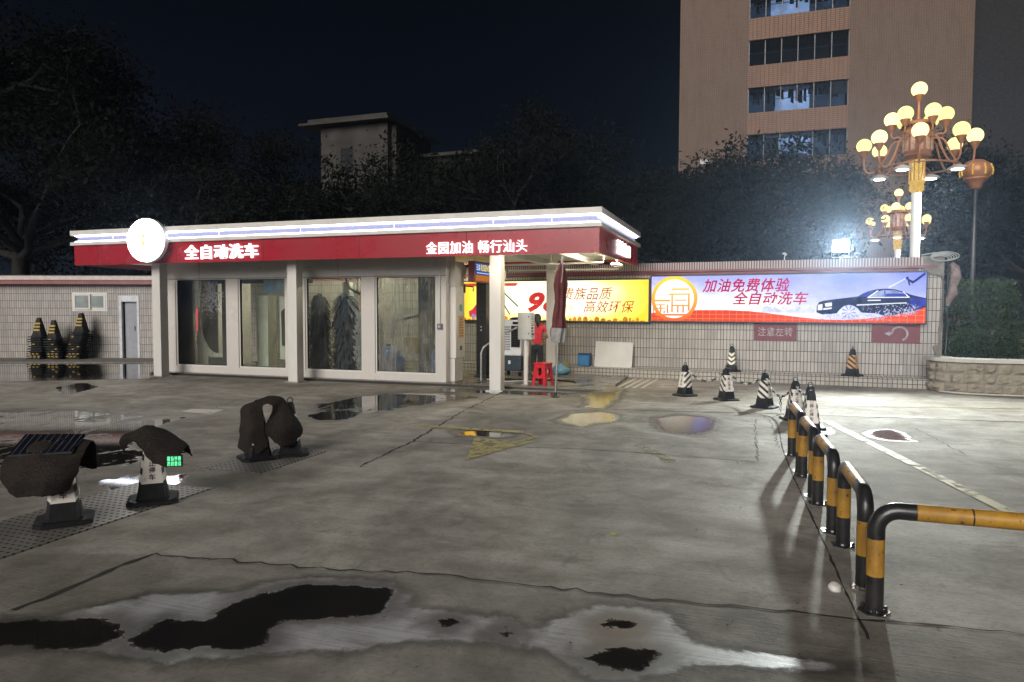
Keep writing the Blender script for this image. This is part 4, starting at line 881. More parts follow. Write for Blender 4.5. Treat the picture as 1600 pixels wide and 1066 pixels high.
cloth(1.06, 1.335, 9, lambda z: rf(z)+.012).build('hem', mat('pale_canvas_hem', (.36, .34, .34), .85, var=.3), um, smooth=True)
MB().tube([(.02, -.02, 2.6), (.06, -.13, 2.4), (.05, -.15, 2.2)], .012, 6).build('tie_strap', mat('pink_strap', (.45, .30, .30), .8), um)

hr = thing('hand_rail', 'thin bent steel hand rail in front of the wash entrance', 'rail', S(-3.05, 1.62, .055), -TH)
MB().tube([(0, 0, 0), (0, 0, .66), (.03, .06, .78), (.25, .55, 1.02), (.5, 1.0, 1.2)], .022, 10).build('rail', M['steel'], hr, smooth=True)
MB().lathe([(.06, 0), (.06, .012), (.03, .02)], 12).build('flange', M['darksteel'], hr)
jg = thing('jerrycan', 'whitish plastic jerrycan with pink liquid behind the hand rail', 'jerrycan', S(-3.75, 3.6, .055), -TH)
mb = MB(); mb.box(-.14, .14, -.10, .10, 0, .34); mb.build('body', mat('milky_plastic', (.55, .42, .38), .35, var=.3, scale=5), jg, bevel=.03)
MB().tube([(-.08, 0, .33), (-.08, 0, .40), (.06, 0, .40), (.06, 0, .33)], .016, 8).build('handle', M['white'], jg, smooth=True)
MB().lathe([(.03, .34), (.03, .38)], 12, Matrix.Translation((.10, 0, 0))).build('cap', M['white'], jg)
bk = thing('blue_canister', 'blue plastic canister on the tiled ledge beside the white board', 'canister', W(-1.42, -.16, .215), -TW)
mb = MB(); mb.box(-.16, .16, -.13, .13, 0, .30); mb.build('body', mat('blue_plastic', (.04, .19, .42), .35, var=.25), bk, bevel=.035)
mb = MB(); mb.box(-.15, .15, -.12, .12, .302, .335); mb.build('lid', mat('dark_blue_plastic', (.02, .08, .2), .4), bk, bevel=.012)
bd = thing('white_board', 'plain white board leaning against the tiled wall on its ledge', 'board', W(-1.15, -.20, .215), -TW)
MB().box(0, .98, -.008, .008, 0, .66, Matrix.Rotation(-.17, 4, 'X') @ Matrix.Rotation(.02, 4, 'Y')).build('sheet', mat('board_white', (.60, .60, .57), .5, var=.12, scale=2), bd, bevel=.003)
yc_ = thing('yellow_cloth', 'crumpled yellow cloth heap on the tiled ledge behind the parasol pole', 'cloth', W(-2.35, -.18, .215), -TW)
mb = MB(); mb.lathe([(.42, 0), (.40, .04), (.27, .10), (.12, .15), (.02, .16)], 26, fn=lambda a, z: 1+.16*math.sin(3*a+1)+.10*math.sin(8*a+z*30), sy=.42); mb.build('cloth', mat('yellow_fabric', (.52, .36, .06), .8, var=.4, scale=14), yc_, smooth=True)
bg = thing('blue_bag', 'knotted light blue plastic bag on the floor beside the bay post', 'bag', S(-1.85, 4.0, .055), -TH)
mb = MB(); mb.lathe([(.17, 0), (.23, .06), (.21, .16), (.10, .24), (.03, .28), (.06, .33)], 22, fn=lambda a, z: 1+.10*math.sin(5*a+z*14)+.06*math.sin(11*a)); mb.build('bag', mat('bag_blue', (.13, .30, .42), .4, var=.35, scale=9), bg, smooth=True)
hz = thing('pressure_hose', 'white hose and loose black tubing trailing on the wet wash floor behind the stool', 'hose', S(-2.3, 2.1, .075), -TH)
mb = MB(); mb.tube([(-.9, .5, 0), (-.5, .2, 0), (-.1, .1, .0), (.25, .25, 0), (.9, .3, 0), (1.25, .1, 0), (1.3, -.05, 0)], .018, 8); mb.build('tubing', M['black'], hz, smooth=True)
mb = MB(); mb.tube([(-.75, -.1, 0), (-.45, -.35, .02), (-.2, -.38, .0), (.1, -.1, 0), (.5, -.2, 0)], .016, 8); mb.build('white_tubing', M['white'], hz, smooth=True)
# ------------------------------------------------------------------ traffic cones
def sq_prof(h, w, n=8, ch=.22):                            # chamfered square section
    c = w*(1-ch); return [(w, -c, h), (w, c, h), (c, w, h), (-c, w, h), (-w, c, h), (-w, -c, h), (-c, -w, h), (c, -w, h)]
def loft(mb, secs):
    n = len(secs[0]); o = []
    for s_ in secs: o += s_
    fs = []
    for i in range(len(secs)-1):
        for k in range(n): fs.append((i*n+k, i*n+(k+1) % n, (i+1)*n+(k+1) % n, (i+1)*n+k))
    fs.append(tuple(reversed(range(n)))); fs.append(tuple(range((len(secs)-1)*n, len(secs)*n)))
    return mb.add(o, fs)
CW0, CW1, CH = .125, .042, .60
def cw_at(z): return CW0+(CW1-CW0)*(z-.03)/(CH-.03)
def stripe_mat(name, c1, c2, chevron=False):
    m, n, out = newmat(name); tc = n.n('TexCoord'); sx = n.n('SeparateXYZ'); n.l(tc.outputs['Object'], sx.inputs[0])
    ns = n.n('SeparateXYZ'); n.l(tc.outputs['Normal'], ns.inputs[0])
    side = n.math('GREATER_THAN', n.math('ABSOLUTE', ns.outputs[0]), .62)
    al = sx.outputs[1]
    if chevron: al = n.math('ABSOLUTE', n.math('ADD', sx.outputs[0], 0.0)); side = 1.0
    d = n.math('FRACT', n.math('ADD', n.math('MULTIPLY', sx.outputs[2], 9.5), n.math('MULTIPLY', al, -7.0)))
    st_ = n.math('MULTIPLY', n.math('LESS_THAN', d, .46), side)
    dirt = n.step(n.noise(tc.outputs['Object'], 9, 5, .65), .48, .78)
    b = n.n('BsdfPrincipled'); col = n.mix(st_, c1, c2); n.l(n.mix(n.math('MULTIPLY', dirt, .55), col, (.10, .085, .07)), b.inputs['Base Color']); b.inputs['Roughness'].default_value = .45
    n.l(b.outputs[0], out.inputs[0]); return m
BAND = stripe_mat('reflective_sleeve', (.66, .62, .57), (.009, .009, .010))
BAND2 = stripe_mat('chevron_sleeve', (.58, .56, .44), (.009, .009, .010), True)
BAND3 = stripe_mat('orange_sleeve', (.50, .27, .10), (.009, .009, .010), False)
INK = mat('sleeve_ink', (.02, .018, .018), .6)
def make_cone(label, loc, rz, band, txt=True, group=None, hgt=1.0):
    t = thing('traffic_cone', label, 'traffic cone', loc, rz, group)
    mb = MB(); loft(mb, [sq_prof(0, .20, ch=.3), sq_prof(.022, .20, ch=.3), sq_prof(.034, .185, ch=.3)]); mb.build('base', M['black'], t)
    mb = MB(); loft(mb, [sq_prof(.034, .135), sq_prof(.05, cw_at(.05)), sq_prof(.46, cw_at(.46)), sq_prof(.57, cw_at(.57)), sq_prof(.60, .03), sq_prof(.605, .02)]); mb.build('body', M['black'], t)
    mb = MB(); secs = [sq_prof(z, cw_at(z)+.004) for z in (.17, .47)]; loft(mb, secs); sl_ = mb.build('sleeve', band, t)
    mb = MB(); mb.tube([(.032*math.cos(a), 0, .625+.032*math.sin(a)) for a in [math.pi*k/8-.35*math.pi for k in range(14)]], .0055, 6); mb.build('ring', M['black'], t, smooth=True)
    if txt:
        for sgn in (0, math.pi):
            for i, ch in enumerate('禁止停车'):
                z = .375-.058*i; wv = .052
                o = text('lettering', ch, INK, sl_, (0, 0, 0), wv, wv, bold=.02)
                yy = cw_at(z+.02)+.0065; sl = math.atan2(CW0-CW1, CH-.03)
                o.matrix_local = Matrix.Rotation(sgn, 4, 'Z') @ Matrix.Translation((-wv/2, -yy-.003, z)) @ Matrix.Rotation(math.pi/2-sl, 4, 'X')
            o = text('symbol', '⊗', INK, sl_, (0, 0, 0), .05, .05)
            z = .432; o.matrix_local = Matrix.Rotation(sgn, 4, 'Z') @ Matrix.Translation((-.025, -cw_at(z)-.0085, z)) @ Matrix.Rotation(math.pi/2-sl, 4, 'X')
    return t
GC = 'cones chained in a row beside the barriers'
proto = None; cone_pts = []
for (x, y, rz, lab) in [
    (3.40, 13.66, -.75, 'chained black and white cone farthest left, nearest the car wash bay'),
    (4.02, 13.02, .55, 'chained black and white cone directly below the chevron cone on the ledge'),
    (4.38, 12.04, 1.15, 'chained cone showing broad diagonal stripes, third from the car wash bay'),
    (4.37, 10.72, .25, 'chained cone standing behind the farthest end of the yellow and black barriers'),
    (4.27, 9.95, .10, 'chained cone half hidden behind the frontmost cone of its row'),
    (4.06, 9.42, .0, 'frontmost cone of the chained row with clear lettering right behind the barriers')]:
    rz0 = -TH+rz
    if proto is None: proto = make_cone(lab, (x, y, 0), rz0, BAND, True, GC); c = proto
    else: c = copy_tree(proto, (x, y, 0), rz0, lab, GC)
    cone_pts.append(Vector((x, y, .60)))
make_cone('chevron striped cone on the tiled ledge below the maroon lettered plate', W(2.25, -.25, .215), -TW, BAND2, False)
make_cone('orange striped cone on the tiled ledge left of the curved arrow plate', W(4.83, -.25, .215), -TW+1.2, BAND3, False)
GL = 'cones under mats on the drain plates'
copy_tree(proto, (-3.15, 6.07, .012), .42, 'white lettered cone under the tilted dark mat with the green light', GL)
copy_tree(proto, (-3.54, 5.46, .012), .50, 'grimy cone under the mat with the solar panel at the left edge', GL)
copy_tree(proto, (-2.86, 7.80, .012), .6, 'left cone of the pair under the arched dark mat', GL)
copy_tree(proto, (-2.56, 8.02, .012), .3, 'right cone of the pair under the arched dark mat', GL)

def chain(label, a, b, sag):
    t = MB(); L_ = (b-a).length; pts = []
    for i in range(61):
        f = i/60; p = a.lerp(b, f); p.z -= sag*4*f*(1-f); pts.append(p)
    d = [0]
    for p, q in zip(pts[:-1], pts[1:]): d.append(d[-1]+(q-p).length)
    n = int(d[-1]/.036)
    for k in range(n):
        s_ = (k+.5)*d[-1]/n; i = max(j for j in range(61) if d[j] <= s_); i = min(i, 59)
        c = pts[i].lerp(pts[i+1], (s_-d[i])/(d[i+1]-d[i]+1e-9)); dr = (pts[i+1]-pts[i]).normalized()
        side = dr.cross(Vector((0, 0, 1))); side = side.normalized() if side.length > .01 else Vector((1, 0, 0)); nn = dr.cross(side)
        w_ = side if k % 2 else nn; t.cur = (k//3) % 2
        t.tube([c+dr*.025*math.cos(q)+w_*.016*math.sin(q) for q in [math.tau*j/9 for j in range(10)]], .0068, 5, caps=False)
    o = t.build('chain', [M['black'], mat('chain_white', (.5, .48, .45), .5)], None, smooth=True)
    return tag(o, label, 'chain', 'plastic chains between cones')
P = [p+Vector((0, 0, -.02)) for p in cone_pts]
chain('sagging chain between the first and second cones from the bay', P[0], P[1], .26)
chain('sagging chain between the cone below the chevron cone and the broadly striped cone', P[1], P[2], .22)
chain('long sagging chain between the broadly striped cone and the next cone in front', P[2], P[3], .30)
chain('short chain between the two cones behind the barrier end', P[3], P[4], .14)
mid = P[2].lerp(P[3], .55); mid.z = .27
chain('short chain end dangling from the middle of the long sagging chain', mid, Vector((mid.x+.005, mid.y, .03)), 0)
chain('chain bunched between the two frontmost cones of the row', P[4], P[5], .10)

# nested cones by the annexe
for (px_, n_, lab, lean) in ((-14.15, 12, 'black cone nested in the taller stack by the annexe window', .05), (-14.75, 9, 'black cone nested in the shorter stack at the far left by the annexe', -.04), (-15.4, 10, 'black cone nested in the leftmost stack beside the stained render', .02)):
    rnd = random.Random(n_)
    for k in range(n_):
        mb = MB(); mb.cur = 0
        loft(mb, [sq_prof(0, .21, ch=.3), sq_prof(.03, .20, ch=.3)]); loft(mb, [sq_prof(.03, .145), sq_prof(.075, .125)])
        if k == n_-1: loft(mb, [sq_prof(.075, .125), sq_prof(.60, .04)])
        mb.cur = 1
        for q in (-.09, 0, .09):
            if k < 3 or rnd.random() < .12: mb.box(q-.025, q+.025, -.214, -.195, .004, .030) if k else mb.box(q-.025, q+.025, -.152, -.10, .04, .11, Matrix.Rotation(0, 4, 'X'))
        if k == n_-1:
            for z in (.2, .3, .4): mb.box(-.07, .07, -.125+.15*(z-.2), -.05, z, z+.05)
        o = mb.build('traffic_cone', [M['black'], mat('yellow_band', (.45, .30, .04), .5)] if k == 0 and px_ == -14.15 else STK, None)
        if k == 0 and px_ == -14.15: STK = [o.data.materials[0], o.data.materials[1]]
        o.scale = (1.35, 1.2, 1.05); o.location = (px_+lean*k*.35+rnd.uniform(-.015, .015), 22.65+rnd.uniform(-.02, .02), .036+.078*k); o.rotation_euler = (0, 0, rnd.uniform(-.25, .25))
        tag(o, lab, 'traffic cone', 'cones stacked by the annexe')

# ------------------------------------------------------------------ carpet mats hung over the cones
def cr1(p0, p1, p2, p3, t): return .5*((2*p1)+(-p0+p2)*t+(2*p0-5*p1+4*p2-p3)*t*t+(-p0+3*p1-3*p2+p3)*t**3)
def spline(ps, n):
    P_ = [2*ps[0]-ps[1]]+list(ps)+[2*ps[-1]-ps[-2]]; out = []
    for k in range(n+1):
        s_ = k/n*(len(ps)-1); i = min(int(s_), len(ps)-2); out.append(cr1(P_[i], P_[i+1], P_[i+2], P_[i+3], s_-i))
    return out
def drape(name, label, cat, loc, rz, grid, m, nu=26, nv=26, th=.014, seed=0):
    rows = [spline([Vector(p) for p in r], nu) for r in grid]
    cols = [spline([r[i] for r in rows], nv) for i in range(nu+1)]
    vs = []; fs = []
    for j in range(nv+1):
        for i in range(nu+1):
            p = cols[i][j]; q = mnoise.noise_vector(p*5.5+Vector((seed, 0, 0)))*.024+mnoise.noise_vector(p*14+Vector((0, seed, 0)))*.008; edge = (.011 if i in (0, nu) or j in (0, nv) else .004)*mnoise.noise(p*55)
            vs.append(tuple(p+q+Vector((edge, edge, edge))))
    for j in range(nv):
        for i in range(nu): a = j*(nu+1)+i; fs.append((a, a+1, a+nu+2, a+nu+1))
    o = MB().add(vs, fs).build(name, m, None, smooth=True)
    sm = o.modifiers.new('thickness', 'SOLIDIFY'); sm.thickness = th; sm.offset = 0
    sb = o.modifiers.new('smooth', 'SUBSURF'); sb.levels = 1; sb.render_levels = 1
    o.location = loc; o.rotation_euler = (0, 0, rz); return tag(o, label, cat)
m, n, out = newmat('felt_mat'); tc = n.n('TexCoord'); v = tc.outputs['Object']
f = n.noise(v, 90, 4, .75); f2 = n.noise(v, 5, 5, .6)
b = n.n('BsdfPrincipled'); b.inputs['Roughness'].default_value = .95; b.inputs['Specular IOR Level'].default_value = .1
c1 = n.mix(n.step(f, .35, .7), (.012, .010, .009), (.044, .036, .031)); n.l(n.mix(n.math('MULTIPLY', n.step(f2, .4, .7), .5), c1, (.025, .021, .018)), b.inputs['Base Color'])
bp = n.n('Bump'); bp.inputs['Strength'].default_value = .9; bp.inputs['Distance'].default_value = .006; n.l(f, bp.inputs['Height']); n.l(bp.outputs[0], b.inputs['Normal']); n.l(b.outputs[0], out.inputs[0])
FELT = m
drape('door_mat', 'stiff dark felt mat tilted over the lettered cone with the green light', 'mat', (-3.13, 6.05, -.035), .05,
    [[(-.20, .20, .45), (-.08, .22, .50), (.06, .24, .46), (.18, .24, .42), (.25, .22, .38)],
     [(-.24, .08, .58), (-.10, .10, .665), (.03, .10, .655), (.17, .10, .57), (.265, .08, .49)],
     [(-.225, -.02, .63), (-.10, -.02, .69), (-.02, -.03, .685), (.14, -.04, .60), (.27, -.03, .51)],
     [(-.23, -.09, .58), (-.155, -.11, .625), (-.06, -.12, .62), (.09, -.15, .52), (.262, -.12, .45)],
     [(-.185, -.12, .50), (-.14, -.12, .575), (-.075, -.14, .58), (.05, -.18, .43), (.20, -.16, .36)]], FELT, seed=1)
drape('door_mat', 'dark mat folded like a box over the leftmost cone, carrying a solar panel', 'mat', (-3.54, 5.44, -.02), .12,
    [[(-.36, .18, .40), (-.15, .20, .42), (.05, .2, .42), (.19, .18, .42)],
     [(-.37, .11, .60), (-.15, .13, .685), (.05, .13, .67), (.205, .10, .645)],
     [(-.37, -.10, .53), (-.15, -.12, .565), (.03, -.13, .56), (.20, -.06, .585)],
     [(-.34, -.16, .38), (-.15, -.19, .42), (.03, -.18, .42), (.175, -.11, .46)],
     [(-.28, -.13, .25), (-.12, -.16, .27), (.02, -.15, .275), (.105, -.09, .31)]], FELT, seed=2)
drape('door_mat', 'large dark felt mat arched over a pair of cones with one flap bent sideways', 'mat', (-2.74, 7.86, -.03), .08,
    [[(-.335, -.05, .17), (-.17, -.17, .10), (.015, -.12, .17)],
     [(-.31, -.06, .40), (-.17, -.18, .40), (-.02, -.13, .42)],
     [(-.30, -.02, .61), (-.18, -.13, .645), (-.05, -.11, .61)],
     [(-.16, .10, .67), (-.08, .0, .71), (-.02, -.09, .66)],
     [(.06, .12, .68), (.08, .03, .725), (.045, -.08, .64)],
     [(.17, .14, .60), (.145, .05, .64), (.03, -.10, .52)],
     [(.345, .10, .34), (.20, -.08, .40), (-.035, -.13, .37)],
     [(.28, .10, .19), (.18, -.07, .17), (.08, -.09, .21)]], FELT, nu=20, nv=44, seed=3)
wl = thing('warning_light', 'small green glowing eight cell warning light at the tip of the tilted mat', 'warning light', (-2.855, 5.865, .405), .12)
MB().box(-.062, .062, -.012, .02, -.05, .05).build('housing', M['black'], wl, bevel=.006)
mb = MB()
for i in range(4):
    for j in range(2): mb.box(-.055+i*.029, -.034+i*.029, -.018, -.0125, -.04+j*.043, -.004+j*.043)
mb.build('lamp_cells', emit('green_cells', (.16, 1.0, .42), 1.5, .7, 60), wl)
sp = thing('solar_panel', 'dark striped solar panel lying on the box shaped mat at the left edge', 'solar panel', (-3.54, 5.44, -.02), .12)
q = [(-.33, -.105, .575), (.125, -.10, .592), (.14, .10, .695), (-.31, .10, .70)]
MB().add([(x, y, z) for x, y, z in q]+[(x, y, z+.016) for x, y, z in q], [(3, 2, 1, 0), (4, 5, 6, 7), (0, 1, 5, 4), (1, 2, 6, 5), (2, 3, 7, 6), (3, 0, 4, 7)]).build('panel', mat('solar_cell', (.006, .007, .012), .3, var=.3), sp)
mb = MB()
for k in range(9):
    f = (k+.5)/9; a = Vector(q[0]).lerp(Vector(q[1]), f); b = Vector(q[3]).lerp(Vector(q[2]), f); up = Vector((0, 0, .0175)); w_ = Vector((.0025, 0, 0))
    mb.add([a-w_+up, a+w_+up, b+w_+up, b-w_+up], [(0, 1, 2, 3)])
mb.build('busbar', mat('busbar_silver', (.16, .165, .18), .4, .4), sp)

# drain plates with rows of raised studs
m, n, out = newmat('drain_plate'); tc = n.n('TexCoord'); v = tc.outputs['Object']
sx = n.n('SeparateXYZ'); n.l(v, sx.inputs[0])
fx = n.math('SUBTRACT', n.math('FRACT', n.math('MULTIPLY', sx.outputs[0], 16)), .5)
row = n.math('MULTIPLY', sx.outputs[1], 16); fy = n.math('SUBTRACT', n.math('FRACT', row), .5)
hole = n.math('LESS_THAN', n.math('ADD', n.math('MULTIPLY', n.math('POWER', fx, 2), 1.0), n.math('MULTIPLY', n.math('POWER', fy, 2), 2.2)), .075)
b = n.n('BsdfPrincipled'); b.inputs['Metallic'].default_value = .25
f = n.noise(v, 4, 5, .65); n.l(n.mix(hole, n.mix(f, (.20, .19, .175), (.10, .092, .085)), (.012, .011, .01)), b.inputs['Base Color'])
n.l(n.fmix(hole, .45, .9), b.inputs['Roughness']); bp = n.n('Bump'); bp.invert = True; bp.inputs['Strength'].default_value = .8; bp.inputs['Distance'].default_value = .01
n.l(hole, bp.inputs['Height']); n.l(bp.outputs[0], b.inputs['Normal']); n.l(b.outputs[0], out.inputs[0]); DP = m
for (u0, u1, v0, v1, lab) in ((-2.93, -2.08, -10.2, -7.68, 'long perforated drain plate under the two left cones'), (-2.78, -2.05, -7.05, -5.85, 'perforated drain plate under the arched mat')):
    t = thing('drain_plate', lab, 'drain plate', S(u0, v0, 0), -TH)
    MB().box(.012, u1-u0-.012, .012, v1-v0-.012, 0, .010).build('plate', DP, t)
    MB().frame(0, u1-u0, 0, v1-v0, .012, -.012, 0, Matrix.Rotation(math.pi/2, 4, 'X') @ Matrix.Scale(1, 4)).build('edge_frame', M['steel'], t)

# ------------------------------------------------------------------ U barriers
BK = mat('gloss_black_paint', (.008, .0085, .010), .36, var=.4, scale=12, coat=.15, bump=.12, bscale=26, col2=(.022, .02, .019))
m, n, out = newmat('worn_yellow_paint'); tc = n.n('TexCoord'); v = tc.outputs['Object']
f = n.step(n.noise(v, 7, 5, .6), .3, .7); chip = n.step(n.noise(v, 24, 6, .75), .60, .63); sm_ = n.step(n.noise(n.scale(v, (1, 1, .3)), 12, 4, .6), .5, .75)
b = n.n('BsdfPrincipled'); c_ = n.mix(f, (.44, .235, .028), (.33, .165, .02)); c_ = n.mix(n.math('MULTIPLY', sm_, .5), c_, (.12, .07, .02)); n.l(n.mix(chip, c_, (.03, .022, .018)), b.inputs['Base Color'])
n.l(n.fmix(f, .38, .55), b.inputs['Roughness']); bp = n.n('Bump'); bp.inputs['Strength'].default_value = .25; bp.inputs['Distance'].default_value = .004; n.l(n.noise(v, 34, 5, .75), bp.inputs['Height']); n.l(bp.outputs[0], b.inputs['Normal']); n.l(b.outputs[0], out.inputs[0]); YP = m
def make_barrier(label, loc, rz, ln):
    t = thing('u_barrier', label, 'barrier', loc, rz, 'yellow and black barriers in a line')
    r = .047; h = .583; R0 = .115; half = ln/2; pts = []; tagm = []
    zs = [0, .1, .209, .21, .3, .419, .42, h-R0]
    for z in zs: pts.append((-half, 0, z))
    for k in range(1, 11): a = math.pi-k*math.pi/20; pts.append((-half+R0+R0*math.cos(a), 0, h-R0+R0*math.sin(a)))
    w_ = (ln-2*R0)
    inner = [.08, .081, .08+.26, .08+.261, w_-.08-.261, w_-.08-.26, w_-.081, w_-.08]
    if w_ > .9: pass
    inner = sorted(i for i in inner if 0 < i < w_)
    for i in inner: pts.append((-half+R0+i, 0, h))
    for k in range(0, 11): a = math.pi/2-k*math.pi/20; pts.append((half-R0+R0*math.cos(a), 0, h-R0+R0*math.sin(a)))
    for z in reversed(zs[:-1]): pts.append((half, 0, z))
    def mf(i):
        a, b = Vector(pts[i]), Vector(pts[i+1]); c = (a+b)/2
        if abs(abs(c.x)-half) < .004: return 1 if .209 < c.z < .4195 else 0
        if c.z > h-.002:
            d = c.x+half-R0
            return 1 if (.08 < d < .341 or w_-.341 < d < w_-.08) else 0
        return 0
    mb = MB(); mb.tube(pts, r, 20, matfn=mf); mb.build('tube', [BK, YP], t, smooth=True, auto=50, merge=True)
    for s_ in (-1, 1):
        x = s_*half; mb = MB(); mb.lathe([(.085, 0), (.085, .008)], 6, Matrix.Translation((x, 0, 0))); mb.lathe([(.053, .008), (.049, .02)], 18, Matrix.Translation((x, 0, 0)))
        for k in range(3): mb.lathe([(.011, .008), (.011, .024), (.006, .030)], 8, Matrix.Translation((x+.067*math.cos(k*2.09+.4), .067*math.sin(k*2.09+.4), 0)))
        mb.build('base_plate', mat('rusty_plate', (.22, .19, .16), .6, .4, var=.5, scale=20) if not hasattr(make_barrier, 'bp') else make_barrier.bp, t)
        if not hasattr(make_barrier, 'bp'): make_barrier.bp = t.children[-1].data.materials[0]
    return t
for i, (u, v0, v1, lab) in enumerate([(3.34, -8.24, -7.42, 'barrier running away from the camera just behind the nearest crosswise barrier'), (3.27, -7.11, -6.30, 'yellow and black barrier second in the row running away from the camera'), (3.21, -6.06, -5.26, 'yellow and black barrier second from the far end of the row'), (3.16, -5.06, -4.20, 'farthest yellow and black barrier, in front of the chained cones')]):
    p = S(u, (v0+v1)/2); make_barrier(lab, p, -TH+math.pi/2+(.05 if i else .03), v1-v0)
p = S(3.36+.46, -8.58); make_barrier('nearest yellow and black barrier, set crosswise at the right edge', p, -TH, .92)

# ------------------------------------------------------------------ worker
def skinned(name, verts, edges, m, parent, levels=2, root=0):
    me = bpy.data.meshes.new(name); me.from_pydata([v[:3] for v in verts], edges, [])
    o = bpy.data.objects.new(name, me); C.objects.link(o); o.parent = parent; me.materials.append(m)
    sk = o.modifiers.new('skin', 'SKIN'); sk.use_smooth_shade = True
    lay = me.skin_vertices[0] if me.skin_vertices else None
    for i, v in enumerate(verts):
        d = lay.data[i]; d.radius = (v[3], v[4] if len(v) > 4 else v[3]); d.use_root = (i == root)
    o.modifiers.new('sub', 'SUBSURF').levels = levels; o.modifiers['sub'].render_levels = levels
    return o
pw = thing('person', 'worker in red short sleeved shirt and dark trousers standing with back turned behind the stool', 'person', S(-2.18, 3.05, .055), -TH+.35)
k = .88; pw.scale = (k, k, k)
SKIN = mat('skin', (.36, .20, .13), .5, var=.12)
V = [(0, 0, .93, .13, .10), (0, .01, 1.12, .115, .09), (0, .0, 1.30, .135, .095), (0, .01, 1.43, .055), (0, .02, 1.49, .05), (0, .03, 1.56, .082, .088), (0, .025, 1.62, .085, .092), (0, .02, 1.68, .05, .06)]
E_ = [(0, 1), (1, 2), (2, 3), (3, 4), (4, 5), (5, 6), (6, 7)]
def chain_(start, pts):
    p = start
    for q in pts: V.append(q); E_.append((p, len(V)-1)); p = len(V)-1
    return p
for s_ in (-1, 1):
    chain_(0, [(s_*.09, .0, .86, .085), (s_*.095, .03-.03*s_, .48, .055), (s_*.10, -.03-.03*s_, .10, .036), (s_*.11, .02-.03*s_, .045, .036), (s_*.115, .13-.03*s_, .03, .03)])
    if s_ > 0: arm = [(.16, 0, 1.385, .05), (.25, -.04, 1.15, .04), (.29, -.02, 1.11, .036), (.22, .17, 1.05, .026), (.19, .23, 1.04, .022)]; fd = Vector((-.35, .9, -.05))
    else: arm = [(-.16, 0, 1.385, .05), (-.19, .06, 1.15, .04), (-.19, .10, 1.10, .036), (-.14, .30, 1.14, .026), (-.12, .36, 1.15, .022)]; fd = Vector((.25, .95, .1))
    w_ = chain_(2, arm); pc = Vector(V[w_][:3]); side = fd.cross(Vector((0, 0, 1))).normalized()
    for q, ln in zip((-1.5, -.5, .5, 1.5), (.052, .062, .066, .055)):
        b0 = pc+fd*.04+Vector((0, 0, q*.014)); b1 = b0+fd*ln*.55-side*s_*.008; b2 = b1+fd*ln*.4-side*s_*.028
        chain_(w_, [(*b0, .010), (*b1, .0085), (*b2, .007)])
    t0 = pc+Vector((0, 0, .028))+fd*.005; chain_(w_, [(*t0, .011), (*(t0+fd*.03+Vector((0, 0, .018))), .009), (*(t0+fd*.055+Vector((0, 0, .018))), .0075)])
skinned('body', V, E_, SKIN, pw)
RS = mat('red_shirt', (.58, .025, .045), .8, var=.3, scale=9, bump=.2, bscale=20)
V2 = [(0, 0, .88, .165, .125), (0, 0, 1.0, .155, .115), (0, .01, 1.15, .145, .11), (0, 0, 1.31, .16, .112), (0, .01, 1.42, .075, .07), (.165, 0, 1.385, .068), (.225, -.03, 1.22, .062), (-.165, 0, 1.385, .068), (-.19, .03, 1.22, .062)]
skinned('shirt', V2, [(0, 1), (1, 2), (2, 3), (3, 4), (3, 5), (5, 6), (3, 7), (7, 8)], RS, pw)
TR = mat('dark_trousers', (.018, .020, .027), .85, var=.3, scale=9)
V3 = [(0, 0, .95, .14, .105), (0, 0, .88, .145, .11)]; E3 = [(0, 1)]
for s_ in (-1, 1):
    b0 = len(V3); V3 += [(s_*.09, 0, .80, .098), (s_*.095, .03-.03*s_, .48, .075), (s_*.10, -.02-.03*s_, .13, .058)]; E3 += [(1, b0), (b0, b0+1), (b0+1, b0+2)]
skinned('trousers', V3, E3, TR, pw)
HB = mat('black_hair', (.012, .010, .010), .5, var=.4, scale=20)
mb = MB(); mb.sphere(Vector((0, .005, 1.615)), .112, 20, 14, 1.08)
mb.tube([(0, -.09, 1.66), (0, -.135, 1.62), (.0, -.145, 1.52), (.01, -.125, 1.42), (.012, -.12, 1.36)], [.03, .045, .05, .04, .015], 12)
mb.v = [(x, y+.04 if (y > .075) else y, z) if not (y > .06 and z < 1.655) else (x*.86, .055, z) for x, y, z in mb.v]
mb.build('hair', HB, pw, smooth=True)
mb = MB(); mb.lathe([(.012, -.03), (.018, -.022), (.010, .012), (.004, .02)], 8, Matrix.Translation((0, .120, 1.585)))
for s_ in (-1, 1): mb.sphere(Vector((s_*.034, .108, 1.612)), .012, 10, 6); mb.lathe([(.012, -.01), (.026, 0), (.01, .01)], 10, Matrix.Translation((s_*.088, .02, 1.59)) @ Matrix.Rotation(math.pi/2, 4, 'Y'), sx=1.2)
mb.box(-.024, .024, .108, .116, 1.545, 1.552)
mb.build('face', SKIN, pw, smooth=True)
for s_ in (-1, 1):
    mb = MB(); mb.tube([(s_*.10, -.06-.03*s_, .035), (s_*.11, .02-.03*s_, .04), (s_*.115, .15-.03*s_, .03)], [.042, .046, .036], 12); mb.build('shoe', M['black'], pw, smooth=True)

